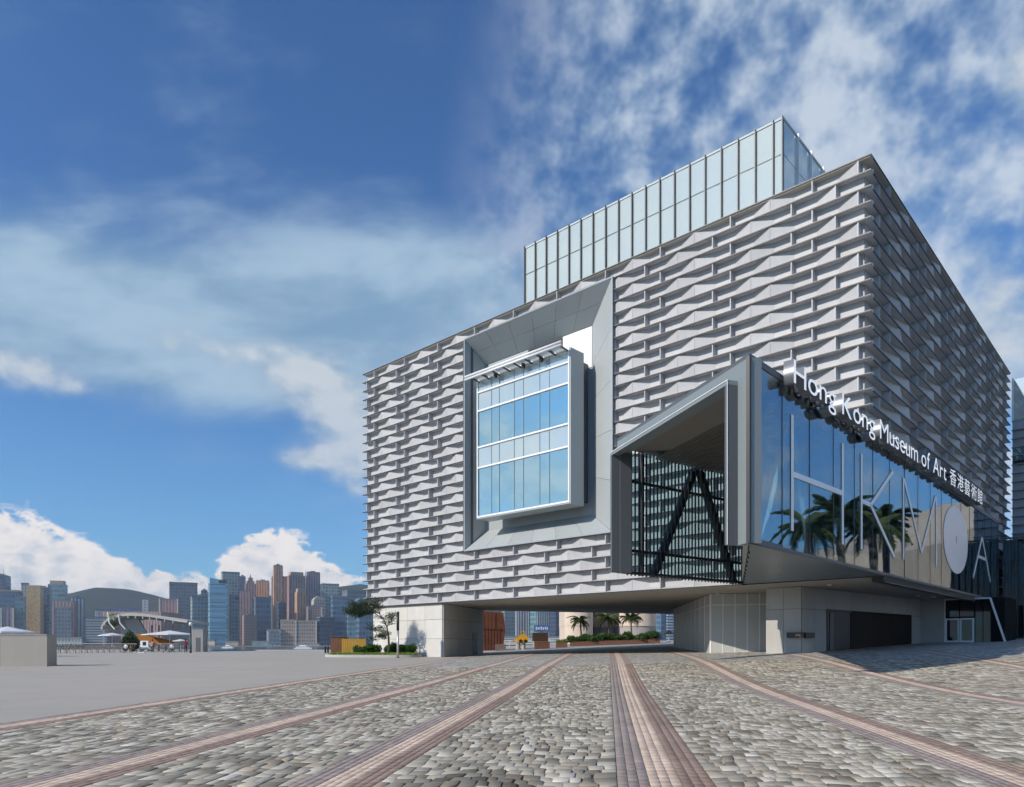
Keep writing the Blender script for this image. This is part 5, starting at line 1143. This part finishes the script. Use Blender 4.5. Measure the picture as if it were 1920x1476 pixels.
FM = dict(
 blue=facade_mat('far_blue_glass', (.10, .17, .24), (.05, .11, .18), 15.2, 9.0, .62, .8, .12), teal=facade_mat('far_teal_glass', (.16, .26, .29), (.08, .18, .22), 14.0, 7.5, .6, .8, .12),
 mirror=facade_mat('far_bright_glass', (.30, .46, .55), (.16, .38, .50), 4.2, 40, .8, .99, .08), slate=facade_mat('far_slate', (.17, .21, .24), (.07, .10, .13), 10.8, 8.0, .6, .62, .3),
 green=facade_mat('far_grey_green', (.26, .32, .32), (.12, .18, .20), 10.8, 9.0, .6, .6, .25), pink=facade_mat('far_pink', (.42, .25, .21), (.14, .11, .13), 9.0, 8.5, .99, .42, .4),
 orange=facade_mat('far_orange', (.56, .30, .16), (.22, .14, .11), 9.0, 8.0, .99, .38, .4), gold=facade_mat('far_gold', (.48, .33, .15), (.38, .25, .11), 3.8, 3.0, .7, .9, .2),
 cream=facade_mat('far_cream', (.56, .49, .40), (.22, .21, .20), 9.5, 7.0, .6, .5, .4), beige=facade_mat('far_beige', (.45, .36, .29), (.17, .15, .14), 9.9, 6.6, .55, .6, .4),
 brown=facade_mat('far_brown_grid', (.36, .24, .20), (.07, .06, .07), 7.5, 6.5, .6, .6, .3), white=facade_mat('far_white', (.68, .67, .64), (.25, .30, .34), 9.0, 10.0, .55, .45, .3),
 band=facade_mat('far_banded', (.44, .46, .46), (.10, .13, .15), 7.2, 500, .5, .99, .3), stripe=facade_mat('far_striped', (.60, .61, .63), (.10, .12, .15), 4000, 8.6, .99, .5, .3),
 navy=facade_mat('far_navy', (.05, .08, .13), (.03, .05, .09), 12.0, 8.0, .7, .75, .15), purple=facade_mat('far_mauve', (.33, .25, .28), (.11, .10, .14), 9.0, 8.0, .99, .45, .4))
m_roofd = mat('far_roof', (.16, .17, .18), .8); m_rooft = mat('far_roof_tan', (.38, .30, .22), .8)
def tower(p0, p1, yt, dep, st, lab, rot=.0, crown=None, side=None, aspect=.8, slope=0, cat='building', name='office_tower', roofm=None):
    xa, xb = at_px(p0, dep), at_px(p1, dep); w_ = (xb - xa)/(abs(math.cos(rot)) + aspect*abs(math.sin(rot))); h_ = (1210 - yt)/F*dep + ZC - 1.0
    o = empty(name, ((xa + xb)/2, dep, 1.0), rot); d_ = w_*aspect; X_ = w_/2; Y_ = d_/2
    mb = MB()
    if slope: mb.add([(-X_, -Y_, 0), (X_, -Y_, 0), (X_, Y_, 0), (-X_, Y_, 0), (-X_, -Y_, h_), (X_, -Y_, h_ - slope), (X_, Y_, h_ - slope), (-X_, Y_, h_)], [(0,3,2,1),(4,5,6,7),(0,1,5,4),(1,2,6,5),(2,3,7,6),(3,0,4,7)])
    else: mb.box(-X_, X_, -Y_, Y_, 0, h_)
    mb.build('wall', FM[st], o)
    rm = roofm or m_roofd
    def rf(x0, x1, y0, y1, z0, z1, nm='roof', m=None): mb = MB(); mb.box(x0, x1, y0, y1, z0, z1); return mb.build(nm, m or rm, o)
    if crown is None and not slope: rf(-X_ + .8, X_ - .8, -Y_ + .8, Y_ - .8, h_, h_ + 3); rf(-X_*.3, X_*.35, -Y_*.3, Y_*.4, h_ + 3, h_ + 7, 'plant_room')
    elif crown == 'cap': rf(-X_ - .6, X_ + .6, -Y_ - .6, Y_ + .6, h_ - 3.5, h_ + 1.2, 'cap')
    elif crown == 'step':
        rf(-X_*.72, X_*.72, -Y_*.72, Y_*.72, h_, h_ + 9, 'upper_tier', FM[st]); rf(-X_*.42, X_*.42, -Y_*.42, Y_*.42, h_ + 9, h_ + 20, 'upper_tier', FM[st]); mb = MB(); mb.tube([(0, 0, h_ + 20), (0, 0, h_ + 32)], [2.0, .4], 8); mb.build('spire', rm, o)
    elif crown == 'mast': rf(-X_*.6, X_*.6, -Y_*.6, Y_*.6, h_, h_ + 5); mb = MB(); mb.tube([(X_*.6, 0, h_), (X_*.6, 0, h_ + 26)], [.8, .3], 6); mb.build('mast', rm, o)
    elif crown == 'block': rf(-X_*.8, X_*.8, -Y_*.8, Y_*.8, h_, h_ + 11, 'crown', m_rooft)
    elif crown == 'round':
        n = 12
        for i in range(4): s_ = math.cos((i+1)/4*1.25); rf(-X_*s_, X_*s_, -Y_*s_, Y_*s_, h_ + i*3.2, h_ + (i+1)*3.2 - .01, 'dome_tier', FM[st])
    if side == 'rib':
        for i in range(7): xx = -X_ + (i + .5)*w_/7; rf(xx - .9, xx + .9, -Y_ - 1.2, -Y_ - .003, 0, h_ + 2, 'pilaster', mat('far_pilaster', (.62, .62, .62), .7))
    if side == 'edge':
        for s_ in (-1, 1): rf(s_*X_ - 2, s_*X_ + 2, -Y_ - 1.5, -Y_ - .003, 0, h_ + 1, 'edge_column', mat('far_edge', (.58, .53, .46), .7))
    if side == 'glass': rf(-X_*.72, X_*.82, -Y_ - 1.0, -Y_ - .003, h_*.06, h_*.88, 'glazed_front', FM['slate'])
    if side == 'screen': rf(X_*.02, X_*.9, -Y_ - .8, -Y_ - .003, h_ - 14, h_ - 5, 'dark_screen', m_black)
    tag(o, lab, cat, 'buildings across the harbour'); return o
T = [
 (-30, 16, 1079, 2350, 'navy', 'navy high-rise with a thin mast at the left end of the skyline', 0.33, 'mast', None),
 (-20, 40, 1108, 2080, 'blue', 'broad blue glass block under an overhanging tan roof', 0.44, 'cap', None, {'roofm': m_rooft}),
 (4, 27, 1141, 2010, 'purple', 'low mauve block in front of the tan-roofed glass block', 0.38, None, 'edge'),
 (28, 48, 1121, 2040, 'teal', 'plain teal glass block left of the gold tower', 0.46, None, None),
 (40, 54, 1094, 2200, 'cream', 'pale yellow slim tower touching the gold tower', 0.47, 'cap', None),
 (53, 79, 1099, 2090, 'gold', 'gold glass tower with a brown roof band', 0.27, 'cap', None, {'roofm': m_rooft}),
 (77, 90, 1103, 2160, 'navy', 'dark navy slab right of the gold tower', 0.25, None, None),
 (85, 97, 1104, 2190, 'green', 'pale green slab between the navy slab and the brown-crowned tower', 0.54, None, None),
 (92, 125, 1096, 2280, 'teal', 'tall blue green tower with a brown crown', 0.34, 'block', None),
 (101, 142, 1129, 2020, 'pink', 'rosy block with a large blue glazed front', 0.33, None, 'glass'),
 (133, 159, 1123, 2060, 'stripe', 'white tower with upright dark stripes', 0.60, None, None),
 (162, 203, 1158, 2000, 'band', 'wide grey office block with level window bands', 0.41, 'cap', None),
 (176, 232, 1144, 2330, 'white', 'long low pale slab with a flat roof below the hill', 0.54, 'cap', None),
 (214, 322, 1149, 2140, 'pink', 'long rosy block carrying the blue rooftop letters', 0.02, 'none', None),
 (266, 279, 1125, 2260, 'white', 'narrow pale tower rising at the right foot of the hill', 0.47, None, None),
 (300, 336, 1124, 2200, 'pink', 'rosy ribbed block before the big grey tower', 0.30, 'cap', 'edge'),
 (314, 373, 1094, 2400, 'slate', 'big slate grey tower with rounded dark roof edge', 0.47, 'cap', None),
 (356, 394, 1120, 2100, 'green', 'grey green block left of the bright mirror tower', 0.55, 'cap', None),
 (376, 390, 1108, 2300, 'blue', 'slim blue tower peeping up left of the mirror tower', 0.43, None, None),
 (389, 428, 1085, 2020, 'mirror', 'bright turquoise mirror tower with slanting top', 0.51, 'none', 'screen', {'slope': 8}),
 (413, 451, 1074, 2420, 'green', 'tall grey green tower behind the mirror tower', 0.48, 'cap', None),
 (448, 461, 1082, 2380, 'navy', 'dark navy tower between green and pink towers', 0.27, None, None),
 (430, 449, 1116, 2040, 'slate', 'slim grey tower with a black cap right of the mirror tower', 0.52, 'cap', 'screen'),
 (458, 481, 1095, 2300, 'pink', 'pink stepped tower with a spire', 0.46, 'step', None),
 (448, 472, 1110, 2200, 'pink', 'plain pink block in front of the spired tower', 0.36, None, None),
 (479, 506, 1091, 2360, 'orange', 'orange pink slab right of the spired tower', 0.26, None, None),
 (472, 510, 1121, 2070, 'blue', 'deep blue glass tower with pale edge columns', 0.55, 'cap', 'edge'),
 (507, 540, 1083, 2320, 'pink', 'broad rose slab around the tallest tower', 0.42, None, None),
 (511, 531, 1062, 2250, 'orange', 'tallest slim tower of the skyline, orange and mauve', 0.50, None, None),
 (537, 573, 1080, 2300, 'pink', 'rose and blue twin slab right of the tallest tower', 0.56, 'block', None),
 (571, 601, 1075, 2340, 'purple', 'tall mauve slab with a stepped roof', 0.50, None, None),
 (552, 577, 1111, 2120, 'orange', 'glowing orange tower in front of the rose slabs', 0.57, 'block', None),
 (599, 637, 1096, 2350, 'green', 'tall grey green tower right of the mauve slab', 0.39, 'cap', None),
 (583, 612, 1126, 2180, 'cream', 'cream tower with a rounded top', 0.53, 'round', None),
 (573, 604, 1139, 2080, 'brown', 'brown block with white edge columns below the rounded cream tower', 0.41, None, 'edge'),
 (519, 537, 1131, 2150, 'navy', 'small dark tower below the tallest tower', 0.58, None, None),
 (453, 483, 1156, 2010, 'brown', 'brown office block with a square window grid', 0.56, None, None),
 (499, 529, 1180, 1985, 'white', 'small white block with blue front at the waterside', 0.28, 'cap', 'glass'),
 (524, 556, 1163, 2005, 'beige', 'beige hotel block with blank sunlit side', 0.30, 'cap', None, {'roofm': m_rooft}),
 (551, 595, 1165, 1995, 'beige', 'wide beige block with a pale central column', 0.33, 'cap', 'edge', {'roofm': m_rooft}),
 (592, 627, 1159, 2010, 'navy', 'dark blue block at the waterside right of the beige blocks', 0.59, None, None),
 (619, 652, 1119, 2150, 'blue', 'blue grey tower left of the island tree', 0.40, 'cap', None),
 (640, 700, 1109, 2300, 'slate', 'slate tower behind the island tree', 0.47, 'cap', None),
 (650, 668, 1152, 2020, 'teal', 'small teal tower behind the island tree', 0.36, None, None),
 (664, 720, 1125, 2120, 'blue', 'blue tower half hidden by the museum edge', 0.43, None, None),
 (940, 966, 1100, 2060, 'slate', 'slate tower right of the rust pavilion', 0.39, None, None),
 (962, 990, 1090, 2150, 'stripe', 'pale striped tower above the yellow machine', 0.37, None, None),
 (986, 1012, 1080, 2200, 'green', 'grey green tower behind the striped tower', 0.45, None, None),
 (994, 1034, 1085, 2050, 'teal', 'teal tower with pale uprights above the crates', 0.45, None, 'rib'),
 (1030, 1062, 1095, 2030, 'navy', 'dark navy block left of the cream rounded towers', 0.57, None, None),
 (1222, 1266, 1060, 2080, 'blue', 'blue high-rise with pale level bands right of the cream towers', 0.49, None, None),
]
for r_ in T:
    kw = r_[9] if len(r_) > 9 else {}
    tower(r_[0], r_[1], r_[2], r_[3], r_[4], r_[5], r_[6], r_[7], r_[8], **kw)
# pale level bands of the blue high-rise
bh = [o for o in bpy.data.objects if o.get('label', '').startswith('blue high-rise with pale')][0]
for i in range(26): mb = MB(); mb.box(-12, 20, -30.5, -29.9 + 2, 4 + i*8, 8 + i*8); mb.build('balcony_band', mat('far_pale_band', (.62, .66, .70), .7), bh)
# blue rooftop letters (as they stand on the long rosy block)
lt = [o for o in bpy.data.objects if o.get('label', '').startswith('long rosy block')][0]
hl = (1210 - 1149)/F*2140 + ZC - 1.0; x_ = -70.0
m_bluel = mat('blue_letter', (.03, .08, .30), .5)
for ch in 'Panasonic':
    me = glyph(ch, .08); co = np.zeros(len(me.vertices)*3); me.vertices.foreach_get('co', co); co = co.reshape(-1, 3); w_ = co[:, 0].max() - co[:, 0].min()
    out_ = np.c_[x_ + (co[:, 0] - co[:, 0].min())*19, -60 + co[:, 2]*19, hl + 1.5 + co[:, 1]*17]; me.vertices.foreach_set('co', out_.ravel().astype(np.float32)); me.update(); me.materials.clear(); me.materials.append(m_bluel)
    link('rooftop_letter', me, lt); x_ += w_*19 + 3.6
# blue banner on the far shore behind the crates
o = empty('blue_hoarding', (at_px(1016, 1990), 1985, 1)); mb = MB(); mb.box(-22, 22, -1, 1, 38, 56); mb.build('panel', mat('hoarding_blue', (.015, .06, .19), .6), o)
mb = MB(); [mb.box(x_, x_ + 2.4, -1.3, -1.02, 43 + (i % 3), 52 - (i*2 % 3)) for i, x_ in enumerate(range(-17, 18, 5))]; mb.build('white_lettering', m_white, o)
for x_ in (-20, 0, 20): mb = MB(); mb.box(x_ - 1, x_ + 1, -.8, .8, -1, 38); mb.build('post', m_dgray, o)
tag(o, 'blue hoarding with white marks seen over the brown crates', 'hoarding')
# low waterfront sheds
for i, (p0, p1, yt, st, lab) in enumerate(((88, 160, 1196, 'green', 'low waterfront shed below the striped white tower'), (380, 404, 1200, 'cream', 'low cream waterfront shed below the mirror tower'), (424, 448, 1203, 'beige', 'small beige ferry pier with hipped roof'), (474, 503, 1203, 'teal', 'low teal ferry pier at the waterside'), (560, 600, 1207, 'white', 'low white ferry shed below the beige blocks'), (944, 1060, 1194, 'band', 'long low banded shed across the water behind the crates'))):
    tower(p0, p1, yt, 1972, st, lab, 0, 'cap', None, aspect=.3, name='waterfront_shed')
def boat(px, y_, L_, lab):
    o = empty('ferry_boat', (at_px(px, y_), y_, -3)); mb = MB(); mb.add([(-L_/2, -2, -.4), (L_/2 - 1.5, -2, -.4), (L_/2, 0, -.2), (L_/2 - 1.5, 2, -.4), (-L_/2, 2, -.4), (-L_/2, -2.4, 1.6), (L_/2 - 1, -2.4, 1.6), (L_/2 + 1.5, 0, 2.0), (L_/2 - 1, 2.4, 1.6), (-L_/2, 2.4, 1.6)], [(0,4,3,2,1),(5,6,7,8,9),(0,1,6,5),(1,2,7,6),(2,3,8,7),(3,4,9,8),(4,0,5,9)]); mb.build('hull', m_white, o)
    mb = MB(); mb.box(-L_*.38, L_*.28, -1.8, 1.8, 1.6, 3.6); mb.build('cabin', m_white, o); mb = MB(); mb.box(-L_*.36, L_*.26, -1.86, -1.8, 2.3, 3.1); mb.build('window', m_navyw, o); mb = MB(); mb.box(-L_*.2, L_*.12, -1.2, 1.2, 3.6, 5.0); mb.build('bridge', m_white, o); mb = MB(); mb.tube([(0, 0, 5), (0, 0, 8)], .12, 6); mb.build('mast', m_dgray, o)
    tag(o, lab, 'boat', 'ferries on the harbour')
m_navyw = mat('boat_window', (.03, .04, .06), .2)
boat(570, 900, 24, 'white ferry passing below the beige waterfront blocks'); boat(428, 1100, 20, 'white ferry passing below the slim black-capped tower')
# ------------------------------------------------------------------ what stands right of the plaza and mirrors in the glass wall
cw = empty('cultural_hall', (0, 0, 0)); tag(cw, 'windowless tan tiled hall across the street with a sweeping roofline', 'building')
m_tan = mat('tan_tile', (.55, .42, .32), .7, var=.08, scale=.5)
cps = [(96, 84), (105, 100), (114, 116), (126, 137)]; hts = [16.5, 20, 26.3, 33]
mb = MB()
for i in range(3):
    (xa, ya), (xb, yb) = cps[i], cps[i+1]
    mb.add([(xa, ya, 0), (xb, yb, 0), (xb, yb, hts[i+1]), (xa, ya, hts[i]), (xa + 20, ya - 9, 0), (xb + 20, yb - 9, 0), (xb + 20, yb - 9, hts[i+1] + 2), (xa + 20, ya - 9, hts[i] + 2)], [(0,1,2,3),(4,7,6,5),(3,2,6,7)] + ([(0,3,7,4)] if i == 0 else []) + ([(1,5,6,2)] if i == 2 else []))
mb.build('hall_wall', m_tan, cw)
for i, (x_, y_, h_) in enumerate(((41.3, 43.5, 9.6), (42, 46.6, 10.6), (45.5, 51.5, 10.0), (48.5, 54.5, 11.2))):
    palm(x_, y_, g(x_, y_), h_, 3.2, ['tall palm by the tan hall, mirrored in the glass wall', 'tallest street palm by the tan hall', 'street palm nearest the tan hall', 'street palm at the end of the row'][i], 'street palms facing the glass wall', .03, 26)
# ------------------------------------------------------------------ air over the harbour
hm = bpy.data.materials.new('harbour_haze'); hm.use_nodes = True; t = hm.node_tree; t.nodes.clear()
pv = N(t, 'ShaderNodeVolumePrincipled'); pv.inputs['Color'].default_value = rgb((.72, .84, 1.0)); pv.inputs['Density'].default_value = HAZE; pv.inputs['Anisotropy'].default_value = .2
ho = N(t, 'ShaderNodeOutputMaterial'); t.links.new(pv.outputs[0], ho.inputs['Volume'])
mb = MB(); mb.box(-7000, 7000, -200, 8000, -6, 300); hz_o = stuff(mb.build('haze', hm)); hz_o['label'] = 'thin blue haze over the harbour'
